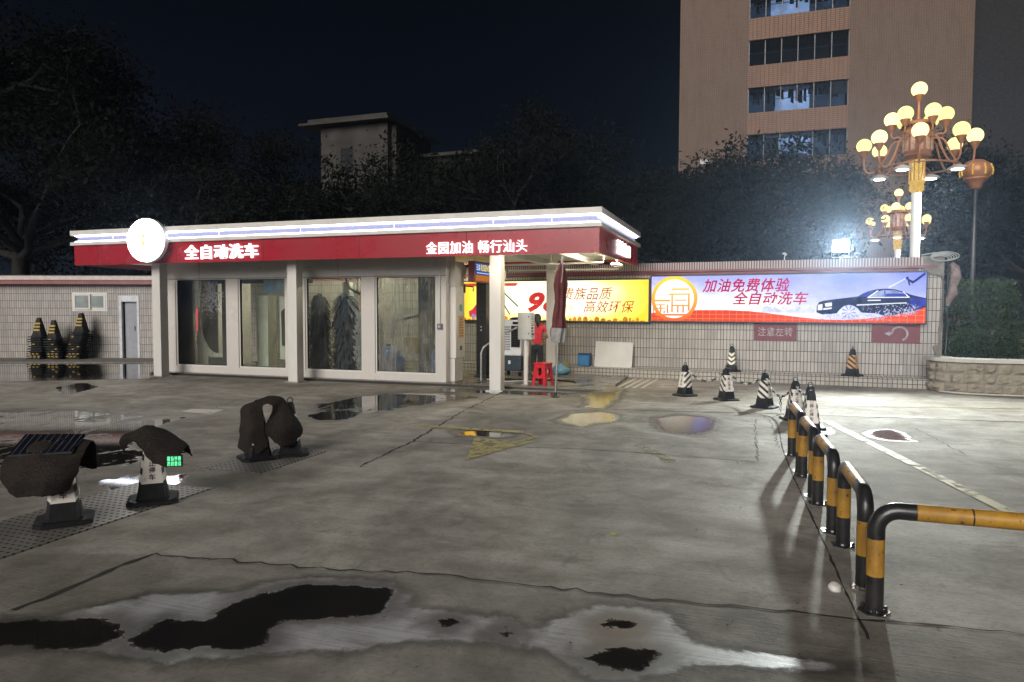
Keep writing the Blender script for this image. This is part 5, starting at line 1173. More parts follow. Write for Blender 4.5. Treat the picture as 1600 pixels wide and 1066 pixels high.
# ------------------------------------------------------------------ small litter
lf = MB(); lf.add([(-.035, 0, .012), (-.01, .018, .022), (.03, .010, .014), (.04, -.004, .02), (.012, -.018, .010), (-.018, -.014, .016)], [(0, 1, 5), (1, 4, 5), (1, 2, 4), (2, 3, 4)])
o = lf.build('fallen_leaf', mat('yellow_leaf', (.42, .36, .03), .5, var=.3), None); o.location = (.76, 5.15, .005); tag(o, 'single yellow green fallen leaf on the bare concrete', 'leaf')
o = MB().lathe([(.036, 0), (.040, .012), (.03, .035), (.018, .04)], 14).build('cup_lid', M['white'], None, smooth=True, auto=40); o.location = (1.955, 4.16, .004); o.rotation_euler = (.3, .2, 0); tag(o, 'small white plastic cap lying at the foot of the nearest barrier', 'cap')
rnd = random.Random(77); mb = MB()
for k in range(260):
    x = rnd.uniform(-4.5, 4.2); y = 3.2+rnd.random()**1.6*8; s_ = rnd.uniform(.003, .011)
    mb.add([(x+s_*rnd.uniform(.5, 1.5)*math.cos(a), y+s_*rnd.uniform(.5, 1.5)*math.sin(a), .004+(s_*.8 if a < 0 else 0)) for a in (-1, .6, 2.2, 3.7)], [(0, 1, 2, 3), (0, 2, 3), (0, 1, 2)])
tag(mb.build('grit', mat('grit_dark', (.05, .042, .035), .9, var=.6, scale=3)), kind='stuff')
# ------------------------------------------------------------------ chandelier street lamps
OM = mat('copper_paint', (.46, .20, .10), .40, .15, var=.25, scale=7)
GLB, n, out = newmat('globe_glow'); oi = n.n('ObjectInfo'); e = n.n('Emission'); e.inputs[0].default_value = (1.0, .78, .28, 1)
n.l(n.math('MULTIPLY', n.math('ADD', 1.25, n.math('MULTIPLY', oi.outputs['Random'], 1.5)), EMK), e.inputs[1]); n.l(e.outputs[0], out.inputs[0])
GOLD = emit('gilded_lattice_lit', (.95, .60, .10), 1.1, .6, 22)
CREAM = mat('lantern_panel', (.62, .40, .30), .5, var=.35, scale=16)
DL = emit('down_light', (.93, 1.0, .98), 16.0)
PW = mat('lamp_pole_white', (.80, .80, .78), .35, var=.08)
def make_lamp(label, loc, rz, spot):
    t = thing('chandelier_lamp', label, 'street lamp', loc, rz, 'chandelier street lamps')
    MB().lathe([(.20, 0), (.20, .5), (.16, .6), (.13, .7), (.125, 5.0)], 24).build('pole', PW, t, smooth=True, auto=40)
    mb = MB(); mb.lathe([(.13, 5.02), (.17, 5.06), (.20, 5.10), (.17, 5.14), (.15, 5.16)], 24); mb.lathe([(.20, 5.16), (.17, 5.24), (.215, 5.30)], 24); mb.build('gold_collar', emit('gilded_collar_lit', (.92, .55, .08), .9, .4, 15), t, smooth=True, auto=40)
    mb = MB(); mb.lathe([(.19, 5.305), (.20, 5.32), (.20, 5.90), (.19, 5.92)], 24); mb.build('gilded_shaft', GOLD, t, smooth=True, auto=40)
    mb = MB()
    for k in range(12): mb.box(-.012, .012, .199, .213, 5.32, 5.90, Matrix.Rotation(k*math.tau/12, 4, 'Z'))
    mb.build('shaft_rib', OM, t)
    mb = MB(); mb.lathe([(.20, 5.93), (.34, 6.0), (.36, 6.05), (.33, 6.08), (.35, 6.12), (.37, 6.82), (.40, 6.86), (.42, 6.90), (.40, 6.95), (.30, 7.0), (.08, 7.05)], 32); mb.build('lantern', OM, t, smooth=True, auto=35)
    mb = MB()
    for k in range(12): mb.box(-.055, .055, .352, .378, 6.16, 6.76, Matrix.Rotation(k*math.tau/12, 4, 'Z'))
    mb.build('lantern_panel', CREAM, t, bevel=.006)
    mb = MB()
    for k in range(28): mb.box(-.022, .022, .40, .422, 6.82, 6.87, Matrix.Rotation(k*math.tau/28, 4, 'Z'))
    mb.build('lantern_fret', M['darksteel'], t)
    mb = MB(); mb.tube([(0, 0, 7.03), (0, 0, 7.55), (0, 0, 7.6), (0, 0, 7.72)], [.05, .042, .05, .11], 14); mb.build('finial', OM, t, smooth=True)
    def globe(x, y, z):
        mb = MB(); mb.sphere(Vector((x, y, z)), .205, 20, 14); mb.build('globe', GLB, t, smooth=True)
        mb = MB(); mb.lathe([(.03, z-.36), (.05, z-.34), (.135, z-.165), (.13, z-.155)], 16, Matrix.Translation((x, y, 0))); mb.build('globe_cup', OM, t, smooth=True, auto=40)
    globe(0, 0, 7.90)
    for k in range(6):
        a = k*math.tau/6+.35; c, s_ = math.cos(a), math.sin(a); globe(c*.66, s_*.66, 7.13)
        P_ = [(.36, 6.55), (.50, 6.62), (.60, 6.60), (.66, 6.66), (.66, 6.80)]
        MB().tube([(c*r, s_*r, z) for r, z in spline([Vector(p) for p in P_], 14)], .026, 8).build('arm', OM, t, smooth=True)
    for k in range(8):
        a = k*math.tau/8+.10; c, s_ = math.cos(a), math.sin(a); globe(c*1.36, s_*1.36, 6.46)
        P_ = [(.38, 6.50), (.62, 6.45), (.82, 6.02), (1.02, 5.72), (1.20, 5.66), (1.33, 5.78), (1.36, 6.12)]
        MB().tube([(c*r, s_*r, z) for r, z in spline([Vector(p) for p in P_], 22)], .026, 8).build('arm', OM, t, smooth=True)
    mb = MB(); mb.tube([(1.05*math.cos(k*math.tau/48), 1.05*math.sin(k*math.tau/48), 5.70) for k in range(49)], .022, 8)
    for k in range(4): mb.tube([(.2*math.cos(k*1.5708+.5), .2*math.sin(k*1.5708+.5), 5.93), (1.05*math.cos(k*1.5708+.5), 1.05*math.sin(k*1.5708+.5), 5.70)], .02, 8)
    mb.build('ring', OM, t, smooth=True)
    for k in range(4):
        a = k*math.tau/4+.5; M_ = Matrix.Translation((1.02*math.cos(a), 1.02*math.sin(a), 5.54))
        dl = MB().lathe([(.05, .12), (.10, .10), (.24, .02), (.24, .0), (.2, -.01)], 18, M_).build('down_lamp', M['white'], t, smooth=True, auto=40)
        MB().lathe([(.15, -.012), (.14, -.03), (.0, -.04)], 16, M_).build('lens', DL, dl)
    l = bpy.data.lights.new('lamp_light', 'SPOT'); l.energy = spot; l.spot_size = R_(165); l.spot_blend = .5; l.shadow_soft_size = .4; l.color = (1.0, .96, .88)
    q = bpy.data.objects.new('lamp_light', l); C.objects.link(q); q.parent = t; q.location = (0, 0, 5.35); q.location.x = .5; q.location.y = -.5
    return t
la = make_lamp('large chandelier lamp with yellow globes standing tall behind the right wall end', (11.47, 20.0, 0), .2, 900)
copy_tree(la, (19.75, 36.0, -.25), .55, 'smaller farther chandelier lamp seen left of the large one')
lt = thing('lotus_lamp', 'orange lotus bud lamp at the right edge beside the large chandelier lamp', 'street lamp', (14.46, 22.0, 0), 0)
MB().lathe([(.12, 0), (.08, .6), (.055, 5.45)], 16).build('pole', M['darksteel'], lt, smooth=True, auto=40)
mb = MB(); mb.lathe([(.10, 5.45), (.16, 5.50), (.20, 5.62), (.28, 5.70), (.34, 5.76), (.33, 5.80), (.40, 5.92), (.42, 6.05), (.36, 6.22), (.2, 6.34), (.05, 6.38)], 28, fn=lambda a, z: 1+(.06*abs(math.sin(4*a)) if z > 5.8 else 0)); mb.build('bud', OM, lt, smooth=True, auto=45)
mb = MB()
for k in range(8):
    a = k*math.tau/8
    mb.tube([(.43*math.cos(a), .43*math.sin(a), 5.86), (.455*math.cos(a), .455*math.sin(a), 6.02), (.39*math.cos(a), .39*math.sin(a), 6.2)], .02, 6)
mb.build('petal_rib', GOLD, lt, smooth=True)

# ------------------------------------------------------------------ apartment tower
TWR = Vector((10.97, 46.6, 0))
tw = thing('apartment_tower', 'tall orange tiled apartment tower with a column of glazed balconies', 'building', TWR, -TH)
WL_ = 16.65; B0, B1 = 4.26, 10.10; HT = 34
mb = MB(); mb.box(0, B0, 0, 9, 0, HT); mb.box(B1, WL_, .0, 9, 0, HT); mb.box(B0, B1, 1.6, 9, 0, HT); mb.build('wall', M['towertile'], tw)
MB().box(WL_+.02, WL_+5, 3.0, 9, 0, HT).build('side_wing', mat('near_black_render', (.016, .014, .015), .85, var=.3), tw)  # wing coloured near-black to blend into the dark night sky
MB().box(-.2, WL_+.2, -.2, 9.2, HT, HT+.6).build('roof', M['concrete'], tw)
ORB = tile_mat('bright_orange_tile', (.185, .094, .054), (.17, .086, .05), (.12, .062, .038), .25, .12, .02, rough=.55, dirt=.5)
TF = mat('window_metal', (.12, .12, .125), .5, .3); 
def pane_mat(name, lit, base):
    m, n, out = newmat(name); tc = n.n('TexCoord'); sx = n.n('SeparateXYZ'); n.l(tc.outputs['Object'], sx.inputs[0])
    tr = n.n('BsdfTransparent'); tr.inputs[0].default_value = (*base, 1); gl = n.n('BsdfDiffuse'); gl.inputs[0].default_value = (.03, .033, .04, 1)
    mx = n.n('MixShader'); mx.inputs[0].default_value = .15; n.l(tr.outputs[0], mx.inputs[1]); n.l(gl.outputs[0], mx.inputs[2]); n.l(mx.outputs[0], out.inputs[0]); return m
PN = pane_mat('balcony_glass', 0, (.62, .68, .74))
levels = [(17.14+1.61-.04+2.95*k-1.57-.04, k) for k in range(-4, 6)]
def interior(name, col, st): return emit(name, col, st, .55, .9)
INT = {'dark': mat('dark_room', (.022, .024, .028), .8, var=.4, scale=1.2), 'dim': interior('dim_room_light', (.09, .125, .19), 1.0), 'lit': interior('lit_room_light', (.50, .64, .95), 1.7)}  # unlit rooms: their darkness is put into the back wall colour
CL = mat('hanging_laundry', (.035, .037, .045), .9, var=.6, scale=2); CL2 = mat('pale_laundry', (.26, .23, .22), .9, var=.5, scale=2)
rnd = random.Random(31)
for zb, k in levels:
    z0 = zb+.0; z1 = z0+1.60                                           # window from z0 to z1; parapet below
    if z1 > HT: continue
    MB().box(B0+.01, B1-.01, -.12, 1.58, z0-1.36, z0).build('balcony', ORB, tw)
    MB().box(B0+.01, B1-.01, .16, 1.58, z1-.005, z1+.012).build('balcony_ceiling', M['concrete'], tw)
    fr_ = MB(); n_ = 6; xs = [B0+.04+(B1-B0-.08)*i/n_ for i in range(n_+1)]
    for x in xs: fr_.box(x-.025, x+.025, .0, .06, z0+.0, z1)
    zmid = z0+.80
    fr_.box(B0+.02, B1-.02, .061, .09, zmid-.02, zmid+.02); fr_.box(B0+.02, B1-.02, .061, .09, z0, z0+.05); fr_.box(B0+.02, B1-.02, .061, .09, z1-.06, z1-.01)
    w = fr_.build('window', TF, tw)
    MB().box(B0+.05, B1-.05, .025, .035, z0+.01, z1-.01).build('pane', PN, w)
    lit = {1: [(.0, 1, 'dim'), (.22, .62, 'lit')], -1: [(0, 1, 'dim'), (.28, .64, 'lit')], -2: [(0, 1, 'dim'), (.18, .66, 'lit')], 0: [(0, 1, 'dark')], -3: [(0, .18, 'lit'), (.18, 1, 'dark')], 3: [(0, 1, 'lit')]}.get(k, [(0, 1, 'dark')])
    for i, (a, b, kind) in enumerate(lit):
        MB().box(B0+.05+(B1-B0-.1)*a, B0+.05+(B1-B0-.1)*b, 1.5-.06*i, 1.53-.06*i, z0+.02+(0.0 if i == 0 else .1), z1-.02).build('room_back', INT[kind], w)
    if k in (1, -1, -2):
        lm = MB(); x = B0+.3
        while x < B1-.35:
            wv = rnd.uniform(.06, .22); h_ = rnd.uniform(.35, .95) if k != -2 else rnd.uniform(.2, .8); yy = rnd.uniform(.45, 1.1)
            if rnd.random() < (.85 if k != -2 else .45):
                top_ = z1-.12; lm.add([(x, yy, top_), (x+wv, yy+.02, top_), (x+wv*1.15, yy+.03, top_-h_), (x-wv*.1, yy-.02, top_-h_*rnd.uniform(.8, 1))], [(0, 1, 2, 3)])
            x += wv*rnd.uniform(.9, 1.9)
        lo = lm.build('laundry', CL, w); so_ = lo.modifiers.new('thickness', 'SOLIDIFY'); so_.thickness = .02
    if k == -1:
        cm = MB(); cm.box(xs[5]+.03, xs[6]-.03, .10, .12, zmid, z1-.06); cm.build('blind', CL2, w)
    if k == -2:
        cm = MB(); cm.box(xs[1]+.05, xs[2]-.08, .30, .34, z0+.1, z1-.2); cm.build('curtain', CL2, w)
MB().box(1.4, 1.9, -.3, 0, 11.0, 11.4).build('air_conditioner', M['grey'], tw)
MB().box(B0+1.1, B0+1.5, -.2, -.12, 7.9, 8.2).build('vent', M['darksteel'], tw)

# dim old building in the middle distance
DM = mat('dimmed_grey_render', (.045, .041, .037), .9, var=.35, scale=.6); DM2 = mat('dimmed_dark_render', (.024, .022, .021), .9, var=.35, scale=.6)  # wall colours darkened to stand in for the weak light out here
ob = thing('dim_building', 'dim grey flat roofed building with wide eaves rising behind the dark trees', 'building', Vector((-10.6, 60, 0)), -TH)
MB().box(-6.6, 0, 0, 8.4, 0, 17.5).build('wall', DM, ob)
mb = MB(); mb.slab([(-8.2, -1.0), (.6, -1.0), (.6, 9.2), (-8.2, 9.2)], 17.55, 17.75); mb.slab([(-7.6, -.5), (.2, -.5), (.2, 8.8), (-7.6, 8.8)], 17.75, 18.15); mb.build('roof', DM, ob)
w = MB().frame(-4.6, -3.35, 13.6, 15.6, .08, -.05, .03).build('window', DM2, ob)
mb = MB(); mb.box(-4.52, -3.43, -.02, -.005, 13.68, 15.52)
mb.build('pane', mat('dark_pane', (.012, .012, .014), .2), w)
mb = MB()
for k in range(7): mb.box(-4.52, -3.43, -.045, -.021, 13.8+k*.26, 13.85+k*.26)
mb.build('window_bar', DM2, w)
MB().box(.1, 6.5, 6.0, 12, 0, 15.6).build('wing', DM2, ob); MB().box(-.2, 7.2, 5.4, 12.4, 15.6, 15.9).build('wing_roof', DM, ob)
MB().box(.05, .5, .6, 1.0, 0, 17.5).build('wall_pilaster', DM, ob)

fw = thing('far_pavilion', 'small lit window under a tilted roof far off above the canopy at the left', 'building', Vector((-26.6, 60, 0)), -.3)
MB().box(-1.3, 1.3, 0, 3, 0, 9.55).build('wall', DM2, fw)
mb = MB(); mb.add([(-1.6, -.9, 10.25), (1.9, -.9, 9.75), (1.9, 3.2, 9.85), (-1.6, 3.2, 10.35), (-1.6, -.9, 10.4), (1.9, -.9, 9.9), (1.9, 3.2, 10.0), (-1.6, 3.2, 10.5)], [(3, 2, 1, 0), (4, 5, 6, 7), (0, 1, 5, 4), (1, 2, 6, 5), (2, 3, 7, 6), (3, 0, 4, 7)]); mb.build('roof', mat('pavilion_roof', (.22, .2, .18), .8), fw)
mb = MB(); mb.box(-1.25, .25-.3, -.05, -.01, 9.0, 9.7); mb.box(.15, .95, -.05, -.01, 9.05, 9.65); w = mb.build('window', emit('pavilion_window_light', (1.0, .95, .80), 1.6, .5, 2), fw)
mb = MB()
for x in (-1.25, -.66, -.08, .13, .55, .95): mb.box(x-.03, x+.03, -.09, -.051, 8.98, 9.72)
mb.build('window_frame', DM2, w)
MB().tube([(-1.55, 0, 10.3), (-1.6, 0, 12.4)], .03, 6).build('antenna', DM2, fw)

# ------------------------------------------------------------------ trees
def leaf_mat(name, c1, c2):
    m, n, out = newmat(name); tc = n.n('TexCoord'); f = n.noise(tc.outputs['Object'], .9, 4, .7); g = n.noise(tc.outputs['Object'], 11, 2)
    b = n.n('BsdfPrincipled'); b.inputs['Roughness'].default_value = .8; b.inputs['Specular IOR Level'].default_value = .06
    n.l(n.mix(n.step(g, .3, .7), n.mix(n.step(f, .35, .65), c1, c2), tuple(c*.6 for c in c2)), b.inputs['Base Color'])
    tl = n.n('BsdfTranslucent'); tl.inputs[0].default_value = (*[c*1.1 for c in c1], 1)
    mx = n.n('MixShader'); mx.inputs[0].default_value = .2; n.l(b.outputs[0], mx.inputs[1]); n.l(tl.outputs[0], mx.inputs[2]); n.l(mx.outputs[0], out.inputs[0]); return m
LV = leaf_mat('night_foliage', (.006, .009, .007), (.011, .013, .009)); LV2 = leaf_mat('warm_foliage', (.013, .015, .009), (.008, .010, .006)); LV3 = leaf_mat('hedge_foliage', (.060, .095, .055), (.045, .07, .035))
BARK = mat('grey_bark', (.035, .031, .027), .9, var=.4, scale=4)
def tree(label, loc, h, spread, trunk_h, lean=(0, 0), seed=0, leaves=7000, lv=LV, lsz=.13, flat=.62, name='broadleaf_tree', squash=1.0, nl=7, cl=.95):
    rnd = random.Random(seed); t = thing(name, label, 'tree', loc)
    tips = []; mb = MB()
    def grow(p, d, ln, r, depth):
        pts = [p]; dd = d.copy()
        for i in range(4):
            dd = (dd+Vector((rnd.gauss(0, .16), rnd.gauss(0, .16), rnd.gauss(.02, .10)))).normalized(); pts.append(pts[-1]+dd*ln/4)
        mb.tube(pts, [r*(1-.11*i) for i in range(5)], 7 if depth > 1 else 5, caps=False)
        if depth <= 2: tips.append((pts[-1], depth)); tips.append((pts[2], depth))
        if depth == 0: return
        for q in range(rnd.choice((2, 3, 3))):
            a = rnd.uniform(0, 6.283); el = rnd.uniform(.35, 1.0)
            side = dd.orthogonal().normalized(); side.rotate(Matrix.Rotation(a, 3, dd)); nd = (dd*math.cos(el)+side*math.sin(el)); nd.z = nd.z*flat+.12; nd.normalize()
            grow(pts[-1] if q < 2 else pts[3], nd, ln*rnd.uniform(.62, .82), r*.58, depth-1)
    base = Vector((0, 0, 0)); top_ = Vector((lean[0]*trunk_h, lean[1]*trunk_h, trunk_h))
    r0 = .035*h**.9; tp = [base.lerp(top_, i/5)+Vector((rnd.gauss(0, .05), rnd.gauss(0, .05), 0)) for i in range(6)]
    mb.tube(tp, [r0*(1.25-.1*i) for i in range(6)], 10)
    for k in range(nl):
        a = k*math.tau/nl+rnd.uniform(-.3, .3); e = rnd.uniform(.55, 1.25) if k else .15
        d = Vector((math.cos(a)*math.sin(e)*spread, math.sin(a)*math.sin(e)*spread, math.cos(e))).normalized()
        grow(top_-Vector((0, 0, rnd.uniform(0, .25)*trunk_h)), d, (h-trunk_h)*.36*rnd.uniform(.8, 1.2)*(1.0+.4*(spread-1)*math.sin(e)), r0*.5, 3)
    mb.build('trunk', BARK, t, smooth=True)
    g = np.random.default_rng(seed); n_ = len(tips); per = max(6, int(leaves/n_)); N_ = n_*per
    c = np.repeat(np.array([tuple(p) for p, _ in tips]), per, 0); rr = np.repeat(cl*g.uniform(.5, 1.2, n_)*(h/9)**.5, per)[:, None]
    v = g.normal(size=(N_, 3))*np.array([1, 1, .62]); q = c+v*rr*.55; q[:, 2] = np.maximum(q[:, 2], .4)
    nr = g.normal(size=(N_, 3))+np.array([0, 0, .6]); nr /= np.linalg.norm(nr, axis=1, keepdims=True)
    ax = np.cross(nr, g.normal(size=(N_, 3))); ax /= np.linalg.norm(ax, axis=1, keepdims=True)+1e-9; bx = np.cross(nr, ax)
    ls = (lsz*g.uniform(.5, 1.25, N_))[:, None]
    P_ = np.stack([q-ax*ls, q+bx*ls*.42, q+ax*ls, q-bx*ls*.42], 1).reshape(-1, 3)
    me = bpy.data.meshes.new('crown'); me.vertices.add(len(P_)); me.vertices.foreach_set('co', P_.ravel())
    me.loops.add(N_*4); me.loops.foreach_set('vertex_index', np.arange(N_*4)); me.polygons.add(N_); me.polygons.foreach_set('loop_start', np.arange(N_)*4); me.update(calc_edges=True); me.materials.append(lv)
    o = bpy.data.objects.new('crown', me); C.objects.link(o); o.parent = t; return t
tree('big spreading tree at the far left with bare forking limbs over the annexe', (-21.0, 29.5, 0), 13.5, 1.5, 4.6, (.10, -.03), 3, 60000, LV2, .12, .50, nl=9, cl=1.0)
tree('broad dark tree between the left spreading tree and the grey building', (-13.6, 31.5, 0), 10.8, 1.25, 3.6, (.12, 0), 8, 52000, LV2, .11, .55, nl=8, cl=.95)
tree('overhanging tree whose leafy bough enters at the top left corner', (-20.5, 25.0, 0), 16.6, 1.25, 9.0, (.02, 0), 12, 48000, LV2, .12, .6, nl=6)
tree('dark tree rising behind the middle of the canopy below the grey building', (-7.2, 40.0, 0), 11.0, 1.35, 3.0, (0, 0), 15, 44000, LV, .13, .6, nl=8, cl=1.15)
tree('dark bushy tree right of the grey building behind the canopy', (-1.5, 38.0, 0), 10.6, 1.3, 3.0, (0, 0), 18, 44000, LV, .13, .6, nl=8, cl=1.15)
tree('tallest dark tree behind the lit right end of the canopy', (4.2, 36.0, 0), 12.6, 1.15, 4.0, (0, 0), 23, 52000, LV, .125, .66, nl=8, cl=1.1)
tree('tree with visible forked trunks against the orange tower just right of the canopy', (8.6, 31.5, 0), 9.6, 1.35, 3.1, (.10, 0), 27, 52000, LV, .11, .62, nl=8, cl=1.0)
tree('hazy tree behind the dazzling floodlight in front of the tower balconies', (12.8, 36.5, 0), 7.6, 1.5, 2.8, (0, 0), 33, 52000, LV, .11, .62, nl=8, cl=1.05)
tree('dark tree behind the large chandelier lamp at the right', (24.5, 41.5, 0), 13.2, 1.2, 3.4, (0, 0), 39, 44000, LV, .12, .64, nl=8)
tree('dark tree beyond the right edge behind the clipped hedge', (28.0, 36.0, 0), 10.5, 1.2, 3.2, (0, 0), 44, 24000, LV, .16, .64, nl=7)
tree('low dark tree far behind the wash roof at the left', (-20.5, 44.0, 0), 9.5, 1.3, 3.0, (0, 0), 52, 20000, LV, .18, .6, nl=7, cl=1.1)

# hedge, planter and odds and ends at the right end of the wall
def bush(name, label, loc, rx, ry, rz_, n_, lv, seed, ls=.05, cat='hedge'):
    rnd = random.Random(seed); t = thing(name, label, cat, loc); vs = []; fs = []
    mb = MB()
    for k in range(9): a = rnd.uniform(0, 6.28); mb.tube([(0, 0, 0), (rx*.3*math.cos(a), ry*.3*math.sin(a), rz_*.5), (rx*.7*math.cos(a), ry*.7*math.sin(a), rz_*.9)], [.03, .02, .01], 5)
    mb.build('stem', BARK, t)
    for j in range(n_):
        a = rnd.uniform(0, 6.28); z = rnd.random(); r = (1-.35*z*z)*rnd.uniform(.55, 1.04)*(1+.12*math.sin(5*a+seed)+.08*math.sin(9*z*6))
        q = Vector((rx*r*math.cos(a), ry*r*math.sin(a), rz_*z*1.05)); l = ls*rnd.uniform(.6, 1.3)
        nrm = Vector((rnd.gauss(0, 1), rnd.gauss(0, 1), rnd.gauss(.5, 1))).normalized(); ax = nrm.orthogonal().normalized(); bx = nrm.cross(ax); o = len(vs)
        vs += [q-ax*l, q+bx*l*.5, q+ax*l, q-bx*l*.5]; fs.append((o, o+1, o+2, o+3))
    me = bpy.data.meshes.new('foliage'); me.from_pydata([tuple(v) for v in vs], [], fs); me.materials.append(lv); o = bpy.data.objects.new('foliage', me); C.objects.link(o); o.parent = t; return t
bush('hedge', 'tall leafy green hedge right of the tiled wall end', (11.75, 17.6, .3), 1.15, .8, 2.05, 5200, LV3, 2, .055)
bush('hedge', 'round green bush on the stone planter below the tall hedge', (10.6, 15.6, .62), .85, .6, .62, 2600, LV3, 5, .04, 'bush')
bush('hedge', 'green hedge continuing beyond the right edge', (14.2, 17.0, .3), 1.5, .9, 1.9, 5200, LV3, 7, .055)
STN = []
m, n, out = newmat('rough_ashlar'); tc = n.n('TexCoord'); f = n.noise(tc.outputs['Object'], 5, 6, .7); g = n.noise(tc.outputs['Object'], 1.7, 3)
b = n.n('BsdfPrincipled'); b.inputs['Roughness'].default_value = .85; n.l(n.mix(f, n.mix(g, (.42, .38, .30), (.34, .30, .22)), (.16, .14, .11)), b.inputs['Base Color'])
bp = n.n('Bump'); bp.inputs['Strength'].default_value = .9; bp.inputs['Distance'].default_value = .03; n.l(f, bp.inputs['Height']); n.l(bp.outputs[0], b.inputs['Normal']); n.l(b.outputs[0], out.inputs[0])
pl = thing('stone_planter', 'low curved planter of rough pale stone blocks with smooth coping at the right', 'planter', Vector((8.78, 14.28, 0)), 0)
path = [Vector((.06, .55)), Vector((.0, .25)), Vector((.03, -.02)), Vector((.30, -.32)), Vector((1.0, -.62)), Vector((2.0, -.9)), Vector((4.5, -1.2))]
pth = spline(path, 60); rnd = random.Random(3); mb = MB(); mo = MB()
d = [0]
for p, q in zip(pth[:-1], pth[1:]): d.append(d[-1]+(q-p).length)
def at(s_):
    i = max(j for j in range(61) if d[j] <= s_+1e-9); i = min(i, 59); f = (s_-d[i])/(d[i+1]-d[i]); return pth[i].lerp(pth[i+1], f)
for r in range(3):
    s_ = rnd.uniform(0, .1)
    while s_ < d[-1]-.05:
        ln = min(rnd.uniform(.22, .40), d[-1]-s_); z0, z1 = .012+r*.208, .205+r*.208; vs = []
        ks = 4
        for i in range(ks+1):
            p = at(s_+.012+(ln-.024)*i/ks); q = at(min(s_+.012+(ln-.024)*i/ks+.02, d[-1])); tn = (q-p).normalized() if (q-p).length > 1e-6 else Vector((1, 0)); nn = Vector((tn.y, -tn.x))
            for jz in range(5):
                z = z0+(z1-z0)*jz/4; e = math.sin(math.pi*i/ks)*math.sin(math.pi*jz/4); bul = .0+.045*e**.4*rnd.uniform(.3, 1.9)
                vs.append((p.x+nn.x*bul, p.y+nn.y*bul, z))
        fs = [(i*5+j, (i+1)*5+j, (i+1)*5+j+1, i*5+j+1) for i in range(ks) for j in range(4)]
        mb.add(vs, fs); s_ += ln
mb.build('stone_block', m, pl, smooth=False)
core = MB(); vs = []
for i in range(61):
    p = at(d[i]); q = pth[min(i+1, 60)]; p0 = pth[max(i-1, 0)]; tn = (q-p0).normalized(); nn = Vector((tn.y, -tn.x))
    for off, z in ((-.004, 0), (-.004, .64), (-.35, .64), (-.35, 0)): vs.append((p.x+nn.x*off, p.y+nn.y*off, z))
core.add(vs, [(i*4+j, (i+1)*4+j, (i+1)*4+(j+1) % 4, i*4+(j+1) % 4) for i in range(60) for j in range(4)]); core.build('mortar', M['concrete'], pl)
core = MB(); vs = []
for i in range(61):
    p = at(d[i]); q = pth[min(i+1, 60)]; p0 = pth[max(i-1, 0)]; tn = (q-p0).normalized(); nn = Vector((tn.y, -tn.x))
    for off, z in ((.07, .645), (.07, .715), (-.40, .715), (-.40, .645)): vs.append((p.x+nn.x*off, p.y+nn.y*off, z))
core.add(vs, [(i*4+j, (i+1)*4+j, (i+1)*4+(j+1) % 4, i*4+(j+1) % 4) for i in range(60) for j in range(4)]+[(0, 1, 2, 3), (240, 241, 242, 243)]); core.build('coping', mat('coping_stone', (.46, .45, .41), .6, var=.15), pl)
so2 = MB(); so2.slab([(9.35, 15.1), (9.7, 14.5), (10.6, 13.75), (13.4, 13.2), (30, 14), (30, 30), (10.2, 30)], .02, .6)
tag(so2.build('planting_bed', mat('dark_soil', (.06, .05, .04), .95, var=.4, bump=.4), None), kind='structure')
pk = thing('pillar', 'small pale pink balustrade pillar beside the hedge at the right edge', 'pillar', Vector((12.42, 18.95, .6)), 0)
mb = MB(); mb.lathe([(.14, 0), (.10, .08), (.08, .22), (.10, .36), (.15, .40)], 16); mb.build('shaft', mat('pink_stone', (.55, .40, .38), .6), pk, smooth=True, auto=40); mb = MB(); mb.box(-.3, 1.2, -.2, .2, .405, .52); mb.build('rail_top', mat('pink_stone_top', (.55, .42, .40), .6), pk, bevel=.02)
rw = thing('low_brick_wall', 'low brownish garden wall behind the bush at the right edge', 'wall', Vector((10.2, 18.3, 0)), -.1)
MB().box(0, 6, 0, .2, 0, .78).build('wall', mat('garden_wall', (.24, .17, .13), .85, var=.4, scale=5, bump=.3), rw); MB().box(-.03, 6.05, -.04, .24, .785, .85).build('coping', mat('garden_coping', (.4, .36, .32), .7), rw)
cbn = thing('cable_bundle', 'tangle of pale cable loops on the broken top right corner of the tiled wall', 'cable', W(6.38, -.08, 2.62), -TW)
mb = MB()
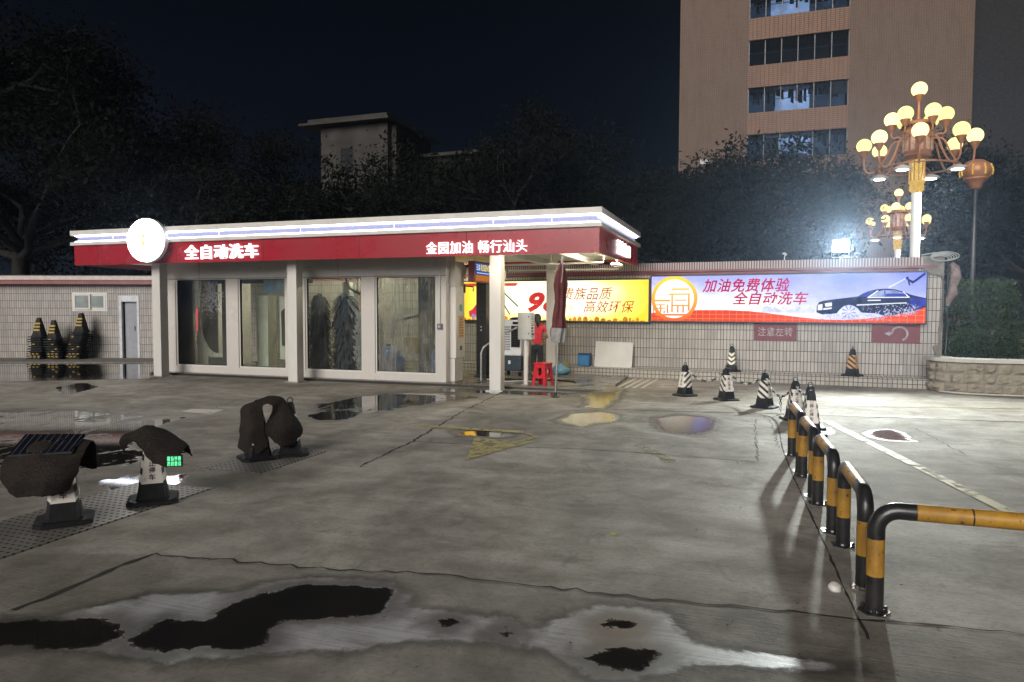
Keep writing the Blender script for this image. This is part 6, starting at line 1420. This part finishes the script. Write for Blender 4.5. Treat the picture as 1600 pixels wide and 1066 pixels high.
for k in range(5):
    rr = .13+.02*k; mb.tube([(rr*1.25*math.cos(a)+.10+.02*k, -.03-.008*k, .17+rr*.45*math.sin(a)+.012*k) for a in [math.tau*j/22 for j in range(23)]], .010, 6, caps=False)
mb.tube([(-.25, .02, .26), (.0, -.02, .30), (.2, 0, .28)], .014, 6); mb.build('cable_loop', mat('pale_cable', (.40, .42, .40), .5), cbn, smooth=True)
lag = thing('pipe_lagging', 'sagging pinkish grey lagging wrapped round a pipe at the right end of the tiled wall', 'pipe', W(6.62, .10, 0), -TW)
MB().tube([(.10, 0, 2.70), (.17, 0, 2.6), (.19, 0, 2.4), (.14, 0, 2.2), (.15, 0, 2.05), (.07, 0, 1.9), (.05, 0, 1.78)], [.05, .09, .11, .08, .10, .06, .03], 14).build('lagging', mat('lagging_cloth', (.30, .23, .22), .9, var=.4, scale=9, bump=.6, bscale=14), lag, smooth=True)
MB().tube([(.04, 0, 2.8), (.05, 0, 1.9), (.06, 0, 1.2), (.02, -.12, .7)], .022, 8).build('pipe', M['darksteel'], lag, smooth=True)
wp = thing('ground_hose', 'pale pipe curving along the foot of the stone planter', 'pipe', Vector((0, 0, 0)))
pp = [W(6.66, -.25, .62), W(6.60, -.50, .45), W(6.55, -.52, .18), W(6.62, -.62, .04)] + [Vector((8.78+p.x+.09*.0, 14.28+p.y-.14, .03)) for p in pth[14::5]]
MB().tube(spline([Vector(p) for p in pp], 60), .020, 8).build('hose', mat('pale_hose', (.50, .48, .43), .5), wp, smooth=True)
# ------------------------------------------------------------------ thin haze added to stand in for lens glare round the lamps
hz_m = bpy.data.materials.new('glare_haze'); hz_m.use_nodes = True; hn = N(hz_m); hz_m.node_tree.nodes.clear()
ho = hn.n('OutputMaterial'); hv = hn.n('VolumePrincipled'); hv.inputs['Color'].default_value = (.55, .72, 1.0, 1); hv.inputs['Density'].default_value = HAZE; hv.inputs['Anisotropy'].default_value = .82
hn.l(hv.outputs[0], ho.inputs['Volume'])
hb = MB().box(-960, 960, -340, 1560, -1.0, 38).build('glare_haze_volume', hz_m, None); tag(hb, kind='stuff')
